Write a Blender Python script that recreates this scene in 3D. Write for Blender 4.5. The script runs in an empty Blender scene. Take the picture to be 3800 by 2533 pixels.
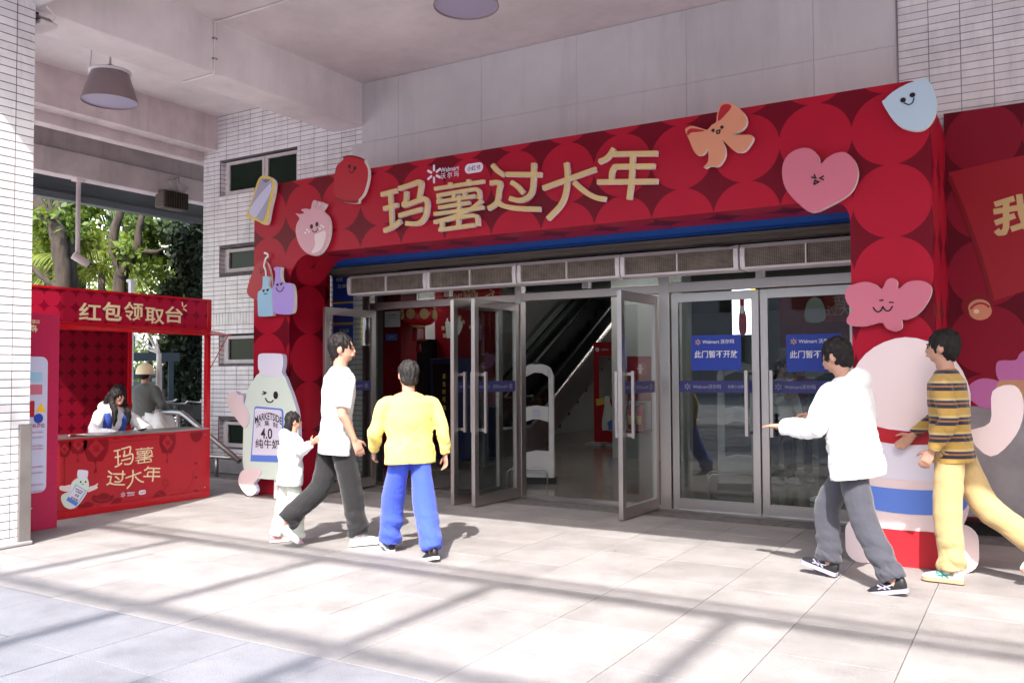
import bpy, bmesh, math, random
from mathutils import Vector, Matrix, Quaternion
R = math.radians
random.seed(7)
sc = bpy.context.scene
col = sc.collection
# ---------------------------------------------------------------- camera
CAMH = 1.45
cam_d = bpy.data.cameras.new('camera'); cam = bpy.data.objects.new('camera', cam_d); col.objects.link(cam)
cam_d.sensor_fit = 'HORIZONTAL'; cam_d.sensor_width = 36.0; cam_d.lens = 3219.5/3800*36
cam_d.clip_start = 0.05; cam_d.clip_end = 600
PI_, RO_, YA_ = R(2.05193), R(-0.275), R(-31.04196)
_fw = Vector((math.sin(YA_)*math.cos(PI_), math.cos(YA_)*math.cos(PI_), math.sin(PI_)))
_r = Vector((math.cos(YA_), -math.sin(YA_), 0)); _u = _r.cross(_fw)
_R2 = _r*math.cos(RO_)+_u*math.sin(RO_); _U2 = -_r*math.sin(RO_)+_u*math.cos(RO_)
cam.matrix_world = Matrix(((_R2.x,_U2.x,-_fw.x,0),(_R2.y,_U2.y,-_fw.y,0),(_R2.z,_U2.z,-_fw.z,CAMH),(0,0,0,1)))
sc.camera = cam
# ---------------------------------------------------------------- sky, sun, exposure
SUN = Vector((-0.338, 1.0, -1.10)).normalized()      # direction the sunlight travels
w = bpy.data.worlds.new('World'); sc.world = w; w.use_nodes = True
nt = w.node_tree; bg = nt.nodes['Background']
sky = nt.nodes.new('ShaderNodeTexSky'); sky.sky_type = 'NISHITA'; sky.sun_disc = False
sky.sun_elevation = math.asin(-SUN.z); sky.sun_rotation = math.atan2(-SUN.x, -SUN.y)
sky.air_density = 1.6; sky.dust_density = 2.5; sky.ozone_density = 1.0
nt.links.new(sky.outputs[0], bg.inputs[0]); bg.inputs[1].default_value = 0.15
sun_d = bpy.data.lights.new('sun', 'SUN'); sun = bpy.data.objects.new('sun', sun_d); col.objects.link(sun)
sun_d.energy = 2.1; sun_d.angle = R(0.6); sun_d.color = (1.0, 0.955, 0.90)
sun.rotation_euler = SUN.to_track_quat('-Z', 'Y').to_euler()
sc.view_settings.view_transform = 'Standard'; sc.view_settings.look = 'None'
sc.view_settings.exposure = 2.25; sc.view_settings.gamma = 1.0; sc.view_settings.use_curve_mapping = False
sc.render.engine = 'CYCLES'
sc.cycles.max_bounces = 10; sc.cycles.diffuse_bounces = 6; sc.cycles.transparent_max_bounces = 24
sc.cycles.sample_clamp_indirect = 6
# ---------------------------------------------------------------- projecting photo measurements onto real planes
C0 = Vector((0,0,CAMH))
def ray(x, y): return _R2*((x-1900)/3219.5) - _U2*((y-1266.5)/3219.5) + _fw
def py(x, y, Y): d = ray(x,y); return C0 + d*(Y/d.y)
def px(x, y, X): d = ray(x,y); return C0 + d*(X/d.x)
def pz(x, y, Z=0): d = ray(x,y); return C0 + d*((Z-CAMH)/d.z)
def dep(x, y, t): return C0 + ray(x,y)*t
# ---------------------------------------------------------------- materials
def _n(m, t, **k):
    n = m.node_tree.nodes.new(t)
    for a, b in k.items(): setattr(n, a, b)
    return n
def mat(name, c, rough=.6, metal=0.0, var=0.0, vs=3.0, bump=0.0, bs=40.0, spec=.28, emit=None, es=0.0, rnd=0.0, c2=None, stretch=None, sheen=0, sub=0, alpha=None, coat=0):
    m = bpy.data.materials.new(name); m.use_nodes = True
    t = m.node_tree; b = t.nodes['Principled BSDF']; L = t.links
    b.inputs['Base Color'].default_value = (*c, 1); b.inputs['Roughness'].default_value = rough
    b.inputs['Metallic'].default_value = metal; b.inputs['Specular IOR Level'].default_value = spec
    b.inputs['Coat Weight'].default_value = coat
    if sheen: b.inputs['Sheen Weight'].default_value = sheen
    if emit: b.inputs['Emission Color'].default_value = (*emit,1); b.inputs['Emission Strength'].default_value = es
    g = _n(m,'ShaderNodeNewGeometry'); mp = _n(m,'ShaderNodeMapping'); L.new(g.outputs['Position'], mp.inputs[0])
    if stretch: mp.inputs['Scale'].default_value = stretch
    last = None
    if var or c2:
        nz = _n(m,'ShaderNodeTexNoise'); nz.inputs['Scale'].default_value = vs; nz.inputs['Detail'].default_value = 6; nz.inputs['Roughness'].default_value=.6
        L.new(mp.outputs[0], nz.inputs['Vector'])
        r = _n(m,'ShaderNodeValToRGB'); r.color_ramp.elements[0].position=.32; r.color_ramp.elements[1].position=.68
        a = [max(0,x*(1-var)) for x in c]; d = list(c2) if c2 else [min(1,x*(1+var)) for x in c]
        r.color_ramp.elements[0].color=(*a,1); r.color_ramp.elements[1].color=(*d,1)
        L.new(nz.outputs['Fac'], r.inputs[0]); last = r.outputs[0]
        ml = _n(m,'ShaderNodeMath', operation='MULTIPLY_ADD'); ml.inputs[1].default_value=.25; ml.inputs[2].default_value=rough-.12
        L.new(nz.outputs['Fac'], ml.inputs[0]); L.new(ml.outputs[0], b.inputs['Roughness'])
    if rnd:
        oi = _n(m,'ShaderNodeObjectInfo'); mr = _n(m,'ShaderNodeMapRange'); L.new(oi.outputs['Random'], mr.inputs[0])
        mr.inputs[3].default_value = 1-rnd; mr.inputs[4].default_value = 1+rnd
        mx = _n(m,'ShaderNodeVectorMath', operation='SCALE')
        if last: L.new(last, mx.inputs[0])
        else: mx.inputs[0].default_value = c
        L.new(mr.outputs[0], mx.inputs['Scale']); last = mx.outputs[0]
    if last: L.new(last, b.inputs['Base Color'])
    if bump:
        n2 = _n(m,'ShaderNodeTexNoise'); n2.inputs['Scale'].default_value = bs; n2.inputs['Detail'].default_value = 5
        L.new(mp.outputs[0], n2.inputs['Vector'])
        bp = _n(m,'ShaderNodeBump'); bp.inputs['Strength'].default_value = bump; bp.inputs['Distance'].default_value=.01
        L.new(n2.outputs['Fac'], bp.inputs['Height']); L.new(bp.outputs[0], b.inputs['Normal'])
    if alpha is not None: b.inputs['Alpha'].default_value = alpha
    return m
def speckle(m, scale, lo, hi, amt):
    """fine grain multiplied over the base colour"""
    t=m.node_tree; b=t.nodes['Principled BSDF']; L=t.links
    src = b.inputs['Base Color'].links[0].from_socket if b.inputs['Base Color'].links else None
    g=_n(m,'ShaderNodeNewGeometry'); nz=_n(m,'ShaderNodeTexNoise'); nz.inputs['Scale'].default_value=scale; nz.inputs['Detail'].default_value=2
    L.new(g.outputs['Position'], nz.inputs['Vector'])
    mr=_n(m,'ShaderNodeMapRange'); L.new(nz.outputs['Fac'], mr.inputs[0]); mr.inputs[1].default_value=.35; mr.inputs[2].default_value=.65; mr.inputs[3].default_value=lo; mr.inputs[4].default_value=hi
    s=_n(m,'ShaderNodeVectorMath',operation='SCALE')
    if src: L.new(src, s.inputs[0])
    else: s.inputs[0].default_value=b.inputs['Base Color'].default_value[:3]
    L.new(mr.outputs[0], s.inputs['Scale']); L.new(s.outputs[0], b.inputs['Base Color'])
    return m
def spots(m, scale, thr, c):
    """sparse dark marks (screw holes, gum, chips)"""
    t=m.node_tree; b=t.nodes['Principled BSDF']; L=t.links
    src=b.inputs['Base Color'].links[0].from_socket
    g=_n(m,'ShaderNodeNewGeometry'); v=_n(m,'ShaderNodeTexVoronoi'); v.inputs['Scale'].default_value=scale
    L.new(g.outputs['Position'], v.inputs['Vector'])
    lt=_n(m,'ShaderNodeMath',operation='LESS_THAN'); L.new(v.outputs['Distance'], lt.inputs[0]); lt.inputs[1].default_value=thr
    mx=_n(m,'ShaderNodeMix',data_type='RGBA'); L.new(lt.outputs[0], mx.inputs[0]); L.new(src, mx.inputs[6]); mx.inputs[7].default_value=(*c,1)
    L.new(mx.outputs[2], b.inputs['Base Color']); return m
def circles(name, bgc, fgc, s, u0, v0, rough=.35, rad=.505):
    """printed vinyl: a square grid of discs, in metres of the UV map"""
    m = bpy.data.materials.new(name); m.use_nodes=True; t=m.node_tree; L=t.links; b=t.nodes['Principled BSDF']
    uv=_n(m,'ShaderNodeUVMap'); mp=_n(m,'ShaderNodeVectorMath',operation='SUBTRACT'); mp.inputs[1].default_value=(u0-s/2,v0-s/2,0)
    L.new(uv.outputs[0], mp.inputs[0])
    dv=_n(m,'ShaderNodeVectorMath',operation='SCALE'); dv.inputs['Scale'].default_value=1/s; L.new(mp.outputs[0],dv.inputs[0])
    fr=_n(m,'ShaderNodeVectorMath',operation='FRACTION'); L.new(dv.outputs[0],fr.inputs[0])
    sb=_n(m,'ShaderNodeVectorMath',operation='SUBTRACT'); sb.inputs[1].default_value=(.5,.5,0); L.new(fr.outputs[0],sb.inputs[0])
    mk=_n(m,'ShaderNodeVectorMath',operation='MULTIPLY'); mk.inputs[1].default_value=(1,1,0); L.new(sb.outputs[0],mk.inputs[0])
    ln=_n(m,'ShaderNodeVectorMath',operation='LENGTH'); L.new(mk.outputs[0],ln.inputs[0])
    lt=_n(m,'ShaderNodeMath',operation='LESS_THAN'); lt.inputs[1].default_value=rad; L.new(ln.outputs['Value'],lt.inputs[0])
    mx=_n(m,'ShaderNodeMix',data_type='RGBA'); mx.inputs[6].default_value=(*bgc,1); mx.inputs[7].default_value=(*fgc,1)
    L.new(lt.outputs[0],mx.inputs[0])
    g=_n(m,'ShaderNodeNewGeometry'); nz=_n(m,'ShaderNodeTexNoise'); nz.inputs['Scale'].default_value=1.3; nz.inputs['Detail'].default_value=4; L.new(g.outputs['Position'],nz.inputs['Vector'])
    bp=_n(m,'ShaderNodeBump'); bp.inputs['Strength'].default_value=.25; bp.inputs['Distance'].default_value=.02; L.new(nz.outputs['Fac'],bp.inputs['Height']); L.new(bp.outputs[0],b.inputs['Normal'])
    mr=_n(m,'ShaderNodeMapRange'); mr.inputs[3].default_value=.9; mr.inputs[4].default_value=1.1; L.new(nz.outputs['Fac'],mr.inputs[0])
    s2=_n(m,'ShaderNodeVectorMath',operation='SCALE'); L.new(mx.outputs[2],s2.inputs[0]); L.new(mr.outputs[0],s2.inputs['Scale'])
    L.new(s2.outputs[0],b.inputs['Base Color']); b.inputs['Roughness'].default_value=rough; b.inputs['Specular IOR Level'].default_value=.16
    return m
def glass(name, tint, refl=1.0):
    m = bpy.data.materials.new(name); m.use_nodes=True; t=m.node_tree; L=t.links
    for n in list(t.nodes):
        if n.type!='OUTPUT_MATERIAL': t.nodes.remove(n)
    out=[n for n in t.nodes][0]
    tr=_n(m,'ShaderNodeBsdfTransparent'); tr.inputs[0].default_value=(*tint,1)
    gl=_n(m,'ShaderNodeBsdfGlossy'); gl.inputs['Roughness'].default_value=.012; gl.inputs[0].default_value=(refl,refl,refl,1)
    lw=_n(m,'ShaderNodeLayerWeight'); pw=_n(m,'ShaderNodeMath',operation='POWER'); L.new(lw.outputs['Facing'],pw.inputs[0]); pw.inputs[1].default_value=4.0
    fr=_n(m,'ShaderNodeMath',operation='MULTIPLY_ADD'); fr.inputs[1].default_value=.85; fr.inputs[2].default_value=.045; L.new(pw.outputs[0],fr.inputs[0])
    mx=_n(m,'ShaderNodeMixShader'); L.new(fr.outputs[0],mx.inputs[0]); L.new(tr.outputs[0],mx.inputs[1]); L.new(gl.outputs[0],mx.inputs[2]); L.new(mx.outputs[0],out.inputs[0])
    return m
def dirt(m, amt=.2, sx=2.2, sz=.25, patch=1):
    """water streaks and grime multiplied over the colour"""
    t=m.node_tree; b=t.nodes['Principled BSDF']; L=t.links
    src=b.inputs['Base Color'].links[0].from_socket if b.inputs['Base Color'].links else None
    g=_n(m,'ShaderNodeNewGeometry'); mp=_n(m,'ShaderNodeMapping'); mp.inputs['Scale'].default_value=(sx,sx,sz); L.new(g.outputs['Position'],mp.inputs[0])
    nz=_n(m,'ShaderNodeTexNoise'); nz.inputs['Scale'].default_value=2.2; nz.inputs['Detail'].default_value=8; nz.inputs['Roughness'].default_value=.68; L.new(mp.outputs[0],nz.inputs['Vector'])
    mr=_n(m,'ShaderNodeMapRange'); L.new(nz.outputs['Fac'],mr.inputs[0]); mr.inputs[1].default_value=.50; mr.inputs[2].default_value=.74; mr.inputs[3].default_value=1; mr.inputs[4].default_value=1-amt
    s=_n(m,'ShaderNodeVectorMath',operation='SCALE')
    if src: L.new(src,s.inputs[0])
    else: s.inputs[0].default_value=b.inputs['Base Color'].default_value[:3]
    L.new(mr.outputs[0],s.inputs['Scale']); L.new(s.outputs[0],b.inputs['Base Color']); return m
M = {}
M['tile']   = mat('glazed_tile',(.74,.70,.72),.28,spec=.5,rnd=.07,var=.05,vs=2.2)
M['grout']  = mat('grout',(.12,.105,.11),.9,var=.3,vs=9)
M['paint']  = spots(mat('painted_concrete',(.76,.70,.71),.85,var=.10,vs=1.1,bump=.12,bs=25),3.1,.012,(.06,.05,.05))
M['paintw'] = mat('white_painted_soffit',(.76,.75,.77),.85,var=.07,vs=1.4,bump=.1,bs=25)
M['paintd'] = spots(mat('old_painted_beam',(.66,.57,.575),.85,var=.16,vs=1.8,bump=.25,bs=18),6.5,.035,(.10,.08,.07))
M['board']  = spots(mat('cement_board',(.60,.565,.58),.8,var=.08,vs=.9,bump=.08,bs=20),2.6,.016,(.04,.035,.035))
M['paver']  = speckle(mat('granite_paver',(.285,.266,.262),.72,var=.13,vs=2.6,rnd=.07,bump=.35,bs=160),190,.80,1.14,.0)
M['paverd'] = speckle(mat('blue_granite_paver',(.205,.203,.225),.75,var=.13,vs=2.6,rnd=.07,bump=.35,bs=160),170,.78,1.15,.0)
for k_ in ('paver','paverd'): dirt(spots(spots(M[k_],1.15,.016,(.05,.05,.05)),2.9,.010,(.10,.09,.08)),.22,1.0,1.0)
for k_,a_ in (('paint',.09),('board',.13),('paintd',.2),('paintw',.08)): dirt(M[k_],a_)
dirt(M['tile'],.22,3.0,.5)
M['joint']  = mat('paver_joint',(.16,.145,.14),.95,var=.3,vs=12)
M['ground'] = mat('street_ground',(.37,.355,.35),.9,var=.12,vs=.6)
RD=(.150,.002,.012); RL=(.40,.008,.028)
M['red']    = circles('red_disc_vinyl',RD,RL,.5815,-.945,3.385)
M['redw']   = circles('red_disc_wall',(.12,.003,.014),(.25,.008,.026),.60,-.35,1.72,rough=.5)
M['redst']  = circles('red_disc_stall',(.20,.004,.02),(.36,.010,.036),.166,5.214,2.22,rough=.25)
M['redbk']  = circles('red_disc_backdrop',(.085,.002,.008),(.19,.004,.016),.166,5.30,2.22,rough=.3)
M['rpost']  = circles('red_star_poster',(.33,.05,.09),(.44,.022,.075),.07,0,0,rough=.3,rad=.62)
M['redp']   = mat('red_print',(.42,.018,.028),.35,var=.05,vs=2)
M['redf']   = mat('red_frame_paint',(.46,.006,.014),.30,coat=.3)
M['redk']   = mat('dark_red_print',(.22,.004,.012),.35)
M['redm']   = mat('mid_red_print',(.34,.010,.022),.4)
M['redj']   = mat('jar_red',(.42,.012,.028),.35)
M['gold']   = mat('gold_lettering',(.62,.44,.21),.35,var=.04,vs=3)
M['cream']  = mat('cream_print',(.80,.66,.42),.4)
M['cutw']   = mat('foam_board_edge',(.80,.76,.74),.6)
M['white']  = mat('white_print',(.78,.78,.80),.4)
M['pwhite'] = mat('lilac_white_print',(.72,.68,.80),.4)
M['black']  = mat('black_print',(.02,.014,.016),.4)
M['pink']   = mat('pink_board',(.60,.20,.29),.4)
M['pinkl']  = mat('pale_pink_board',(.66,.34,.40),.35)
M['pinkp']  = mat('faint_pink_board',(.78,.62,.63),.4)
M['hpink']  = mat('rose_board',(.58,.155,.22),.4)
M['orange'] = mat('orange_board',(.66,.27,.16),.4)
M['sky']    = mat('pale_blue_board',(.48,.60,.72),.4)
M['bblue']  = mat('bottle_blue',(.33,.53,.70),.4)
M['lilac']  = mat('bottle_lilac',(.40,.27,.66),.4)
M['mint']   = mat('mint_board',(.66,.74,.66),.45)
M['teal']   = mat('teal_print',(.04,.30,.26),.4)
M['yel']    = mat('yellow_print',(.70,.50,.10),.4)
M['lav']    = mat('lavender_print',(.56,.54,.72),.35)
M['lavd']   = mat('grey_lavender_print',(.36,.33,.45),.35)
M['magen']  = mat('orchid_print',(.55,.17,.42),.45)
M['tan']    = mat('tan_print',(.60,.30,.19),.45)
M['wblue']  = mat('sign_blue',(.030,.060,.38),.45)
M['lblue']  = mat('label_blue',(.12,.22,.66),.45)
M['navy']   = mat('navy_print',(.012,.02,.085),.4)
M['amber']  = mat('amber_print',(.90,.50,.04),.4)
M['steel']  = mat('brushed_steel',(.50,.455,.44),.38,1.0,var=.03,vs=2)
M['steeld'] = mat('worn_steel',(.40,.37,.36),.42,1.0,var=.10,vs=3)
M['mesh']   = mat('rusty_mesh',(.30,.24,.20),.6,var=.35,vs=9)
M['heater'] = mat('air_curtain_shell',(.70,.64,.66),.45,var=.05,vs=4)
M['dark']   = mat('dark_shadow_gap',(.02,.018,.02),.8)
M['brown']  = mat('old_shutter',(.10,.08,.07),.6,var=.3,vs=6,stretch=(.3,1,12))
M['blue']   = mat('blue_fascia',(.006,.065,.30),.4)
M['glass']  = glass('door_glass',(.80,.84,.83),.8)
M['wglass'] = mat('dark_window_pane',(.008,.018,.011),.25,spec=.2)
M['alu']    = mat('window_frame',(.52,.47,.47),.5,var=.08,vs=6)
M['film']   = mat('navy_film',(.055,.055,.20),.35,alpha=.82)
M['filmt']  = mat('grey_film_text',(.30,.30,.38),.5)
M['plastic']= mat('off_white_plastic',(.50,.48,.47),.4,var=.04,vs=3)
M['rubber'] = mat('black_rubber',(.018,.018,.02),.5)
M['hallw']  = mat('hall_wall',(.40,.40,.385),.7,var=.06,vs=1)
M['hallf']  = mat('polished_hall_floor',(.24,.21,.185),.14,spec=.5,var=.12,vs=2.5)
M['hallc']  = mat('hall_ceiling',(.30,.30,.30),.8)
M['black2'] = mat('black_lacquer',(.015,.012,.012),.25)
M['conc']   = mat('stained_concrete',(.30,.285,.30),.8,var=.22,vs=2.2,bump=.2,bs=30)
M['bark']   = mat('tree_bark',(.045,.035,.028),.95,var=.45,vs=9,bump=.9,bs=30,stretch=(1,1,.25))
M['shade']  = mat('lamp_shade',(.23,.17,.18),.35,var=.06,vs=6)
M['opal']   = mat('lamp_diffuser',(.40,.36,.50),.3)
M['fasc']   = mat('grey_fascia',(.15,.16,.17),.6,var=.12,vs=1.2)
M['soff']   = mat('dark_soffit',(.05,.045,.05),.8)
M['bwhite'] = mat('white_render',(.70,.69,.68),.8,var=.06,vs=.5)
M['slate']  = mat('slate_frame',(.06,.085,.115),.5)
M['sglass'] = mat('greenish_panel',(.14,.21,.22),.25)
def leafm(name,c,t=.35):
    m=mat(name,c,.55,var=.45,vs=2.0)
    tn=m.node_tree; b=tn.nodes['Principled BSDF']; out=[n for n in tn.nodes if n.type=='OUTPUT_MATERIAL'][0]
    tr=_n(m,'ShaderNodeBsdfTranslucent'); mx=_n(m,'ShaderNodeMixShader'); mx.inputs[0].default_value=t
    src=b.inputs['Base Color'].links[0].from_socket
    s=_n(m,'ShaderNodeVectorMath',operation='MULTIPLY'); s.inputs[1].default_value=(1.9,1.7,.7); tn.links.new(src,s.inputs[0]); tn.links.new(s.outputs[0],tr.inputs[0])
    tn.links.new(b.outputs[0],mx.inputs[1]); tn.links.new(tr.outputs[0],mx.inputs[2]); tn.links.new(mx.outputs[0],out.inputs[0]); return m
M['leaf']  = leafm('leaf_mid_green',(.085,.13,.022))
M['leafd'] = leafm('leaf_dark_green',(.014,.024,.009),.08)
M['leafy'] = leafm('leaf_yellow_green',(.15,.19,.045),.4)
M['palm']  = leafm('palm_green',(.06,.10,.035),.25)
# ---------------------------------------------------------------- mesh builder
class Fr:
    def __init__(s,o,u,v,n): s.o=Vector(o); s.u=Vector(u); s.v=Vector(v); s.n=Vector(n)
    def p(s,a,b,d=0): return s.o+s.u*a+s.v*b+s.n*d
    def rot(s,a,b,ang):      # a frame turned in its own plane about (a, b)
        c,q=math.cos(ang),math.sin(ang); u=s.u*c+s.v*q; v=-s.u*q+s.v*c
        return Fr(s.p(a,b),u,v,s.n)
def FY(Y): return Fr((0,Y,0),(1,0,0),(0,0,1),(0,-1,0))
def FX(X): return Fr((X,0,0),(0,1,0),(0,0,1),(1,0,0))
def area2(p): return sum(p[i][0]*p[(i+1)%len(p)][1]-p[(i+1)%len(p)][0]*p[i][1] for i in range(len(p)))/2
def cat(pts, n=5, closed=True):
    out=[]; L=len(pts); rng = range(L) if closed else range(L-1)
    for i in rng:
        if closed: p0,p1,p2,p3=[Vector(pts[(i+k)%L]) for k in (-1,0,1,2)]
        else: p0,p1,p2,p3=[Vector(pts[min(max(i+k,0),L-1)]) for k in (-1,0,1,2)]
        for j in range(n):
            t=j/n
            out.append(.5*((2*p1)+(p2-p0)*t+(2*p0-5*p1+4*p2-p3)*t*t+(3*p1-p0-3*p2+p3)*t**3))
    if not closed: out.append(Vector(pts[-1]))
    return out
class MB:
    def __init__(s): s.v=[]; s.f=[]; s.m=[]; s.sm=[]
    def add(s, vs, fs, m=0, smooth=False):
        o=len(s.v); s.v += [tuple(x) for x in vs]
        for f in fs: s.f.append([i+o for i in f]); s.m.append(m); s.sm.append(smooth)
        return s
    def box(s,x0,x1,y0,y1,z0,z1,m=0):
        v=[(x,y,z) for x in (x0,x1) for y in (y0,y1) for z in (z0,z1)]
        return s.add(v,[(0,1,3,2),(4,6,7,5),(0,4,5,1),(2,3,7,6),(0,2,6,4),(1,5,7,3)],m)
    def fbox(s,fr,a0,a1,b0,b1,d0,d1,m=0):
        v=[fr.p(a,b,d) for a in (a0,a1) for b in (b0,b1) for d in (d0,d1)]
        return s.add(v,[(0,1,3,2),(4,6,7,5),(0,4,5,1),(2,3,7,6),(0,2,6,4),(1,5,7,3)],m)
    def prism(s,fr,pts,d0,d1,m=0,ms=None):
        pts=[(p[0],p[1]) for p in pts]
        if area2(pts)<0: pts=pts[::-1]
        n=len(pts); vs=[fr.p(a,b,d0) for a,b in pts]+[fr.p(a,b,d1) for a,b in pts]
        s.add(vs,[list(range(n,2*n))],m)
        o=len(s.v)-2*n
        s.f.append([o+i for i in range(n-1,-1,-1)]); s.m.append(m if ms is None else ms); s.sm.append(False)
        for i in range(n):
            j=(i+1)%n; s.f.append([o+i,o+j,o+n+j,o+n+i]); s.m.append(m if ms is None else ms); s.sm.append(False)
        return s
    def stroke(s,fr,pts,w,d0,d1,m=0,ms=None,smooth=0,round_=False):
        pts=[Vector((p[0],p[1])) for p in pts]
        if smooth: pts=cat(pts,smooth,False)
        Lp,Rp=[],[]
        for i,p in enumerate(pts):
            a=pts[max(i-1,0)]; b=pts[min(i+1,len(pts)-1)]
            t=(b-a); t=t.normalized() if t.length>1e-9 else Vector((1,0))
            k=1.0
            if 0<i<len(pts)-1:
                t1=(p-a).normalized(); t2=(b-p).normalized(); c=max(.35,math.sqrt(max(0,(1+t1.dot(t2))/2))); k=1/c; t=(t1+t2).normalized() if (t1+t2).length>1e-6 else t
            n=Vector((-t.y,t.x))*(w/2*k); Lp.append(p+n); Rp.append(p-n)
        if round_:
            def cap(c,t):
                a0=math.atan2(t.y,t.x)
                return [c+Vector((math.cos(a0+x),math.sin(a0+x)))*w/2 for x in (R(60),R(30),0,R(-30),R(-60))]
            poly=Lp+cap(pts[-1],pts[-1]-pts[-2])+Rp[::-1]+cap(pts[0],pts[0]-pts[1])
        else: poly=Lp+Rp[::-1]
        return s.prism(fr,poly,d0,d1,m,ms)
    def brush(s,fr,pts,w,d0,d1,m=0,ms=None,smooth=0):
        pts=[Vector((p[0],p[1])) for p in pts]
        if smooth: pts=cat(pts,smooth,False)
        for i in range(len(pts)-1):
            a,b=pts[i],pts[i+1]; t=b-a
            if t.length<1e-6: continue
            t.normalize(); n=Vector((-t.y,t.x))*w/2; e=d1+.00012*i
            s.prism(fr,[a+n,b+n,b-n,a-n],d0,e,m,ms)
            if i: s.disc(fr,a.x,a.y,w/2,w/2,d0+.0003,e-.00006,m,ms,n=14)
        return s
    def disc(s,fr,a,b,ra,rb,d0,d1,m=0,ms=None,n=20,rot=0):
        c,q=math.cos(rot),math.sin(rot)
        return s.prism(fr,[(a+ra*math.cos(2*math.pi*i/n)*c-rb*math.sin(2*math.pi*i/n)*q, b+ra*math.cos(2*math.pi*i/n)*q+rb*math.sin(2*math.pi*i/n)*c) for i in range(n)],d0,d1,m,ms)
    def tube(s,pts,r,seg=8,m=0,smooth=True,caps=True):
        pts=[Vector(p) for p in pts]; rs=r if isinstance(r,(list,tuple)) else [r]*len(pts)
        o=len(s.v); up=None
        for i,p in enumerate(pts):
            t=(pts[min(i+1,len(pts)-1)]-pts[max(i-1,0)]).normalized()
            if up is None:
                up=Vector((0,0,1)) if abs(t.z)<.9 else Vector((1,0,0))
            a=(up-t*up.dot(t)).normalized(); up=a; b=t.cross(a)
            for k in range(seg):
                an=2*math.pi*k/seg; s.v.append(tuple(p+(a*math.cos(an)+b*math.sin(an))*rs[i]))
        for i in range(len(pts)-1):
            for k in range(seg):
                k2=(k+1)%seg; s.f.append([o+i*seg+k,o+i*seg+k2,o+(i+1)*seg+k2,o+(i+1)*seg+k]); s.m.append(m); s.sm.append(smooth)
        if caps:
            s.f.append([o+k for k in range(seg-1,-1,-1)]); s.m.append(m); s.sm.append(False)
            s.f.append([o+(len(pts)-1)*seg+k for k in range(seg)]); s.m.append(m); s.sm.append(False)
        return s
    def lathe(s,c,prof,seg=24,m=0,smooth=True):
        o=len(s.v); c=Vector(c)
        for r,z in prof:
            for k in range(seg):
                an=2*math.pi*k/seg; s.v.append((c.x+r*math.cos(an),c.y+r*math.sin(an),c.z+z))
        for i in range(len(prof)-1):
            for k in range(seg):
                k2=(k+1)%seg; s.f.append([o+i*seg+k,o+i*seg+k2,o+(i+1)*seg+k2,o+(i+1)*seg+k]); s.m.append(m); s.sm.append(smooth)
        return s
    def build(s,name,mats,parent=None,base=None,label=None,bev=0,stuff=False):
        me=bpy.data.meshes.new(name); me.from_pydata(s.v,[],s.f)
        for x in (mats if isinstance(mats,(list,tuple)) else [mats]): me.materials.append(M[x] if isinstance(x,str) else x)
        me.polygons.foreach_set('material_index',s.m); me.polygons.foreach_set('use_smooth',s.sm)
        uvl=me.uv_layers.new(name='UVMap'); me.update()
        for p in me.polygons:
            n=p.normal; ax=max(range(3),key=lambda i:abs(n[i]))
            for li in p.loop_indices:
                c=me.vertices[me.loops[li].vertex_index].co
                uvl.data[li].uv = (c.y,c.z) if ax==0 else ((c.x,c.z) if ax==1 else (c.x,c.y))
        o=bpy.data.objects.new(name,me); col.objects.link(o)
        if parent is not None:
            o.parent=parent
            if base is None and parent.get('_b') is not None: base=parent['_b']
            if base is not None: o.location=-Vector(base)
        if label: o['label']=label
        if stuff: o['kind']='stuff'
        if bev:
            md=o.modifiers.new('bevel','BEVEL'); md.width=bev; md.segments=2; md.limit_method='ANGLE'
        return o
BASES={}
def tag(o,label,cat_,group=None):
    o['label']=label; o['category']=cat_
    if group: o['group']=group
    return o
def thing(name,label,cat_,base=(0,0,0),group=None,rz=0):
    o=bpy.data.objects.new(name,None); col.objects.link(o); o.location=base; o.rotation_euler.z=rz; o.empty_display_size=.2
    return tag(o,label,cat_,group)
class T:
    """a thing whose parts are written in world coordinates"""
    def __init__(s,name,label,cat_,base=(0,0,0),group=None): s.e=thing(name,label,cat_,base,group); s.b=Vector(base)
    def part(s,name,mb,mats,parent=None,**k):
        if parent is None: return mb.build(name,mats,s.e,base=s.b,**k)
        return mb.build(name,mats,parent,base=(0,0,0),**k)
def copy_tree(o,parent=None,inst=True):
    c=o.copy(); col.objects.link(c)
    if parent is not None: c.parent=parent
    for ch in list(o.children): copy_tree(ch,c)
    return c
def struct(o): o['kind']='structure'; return o
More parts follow.
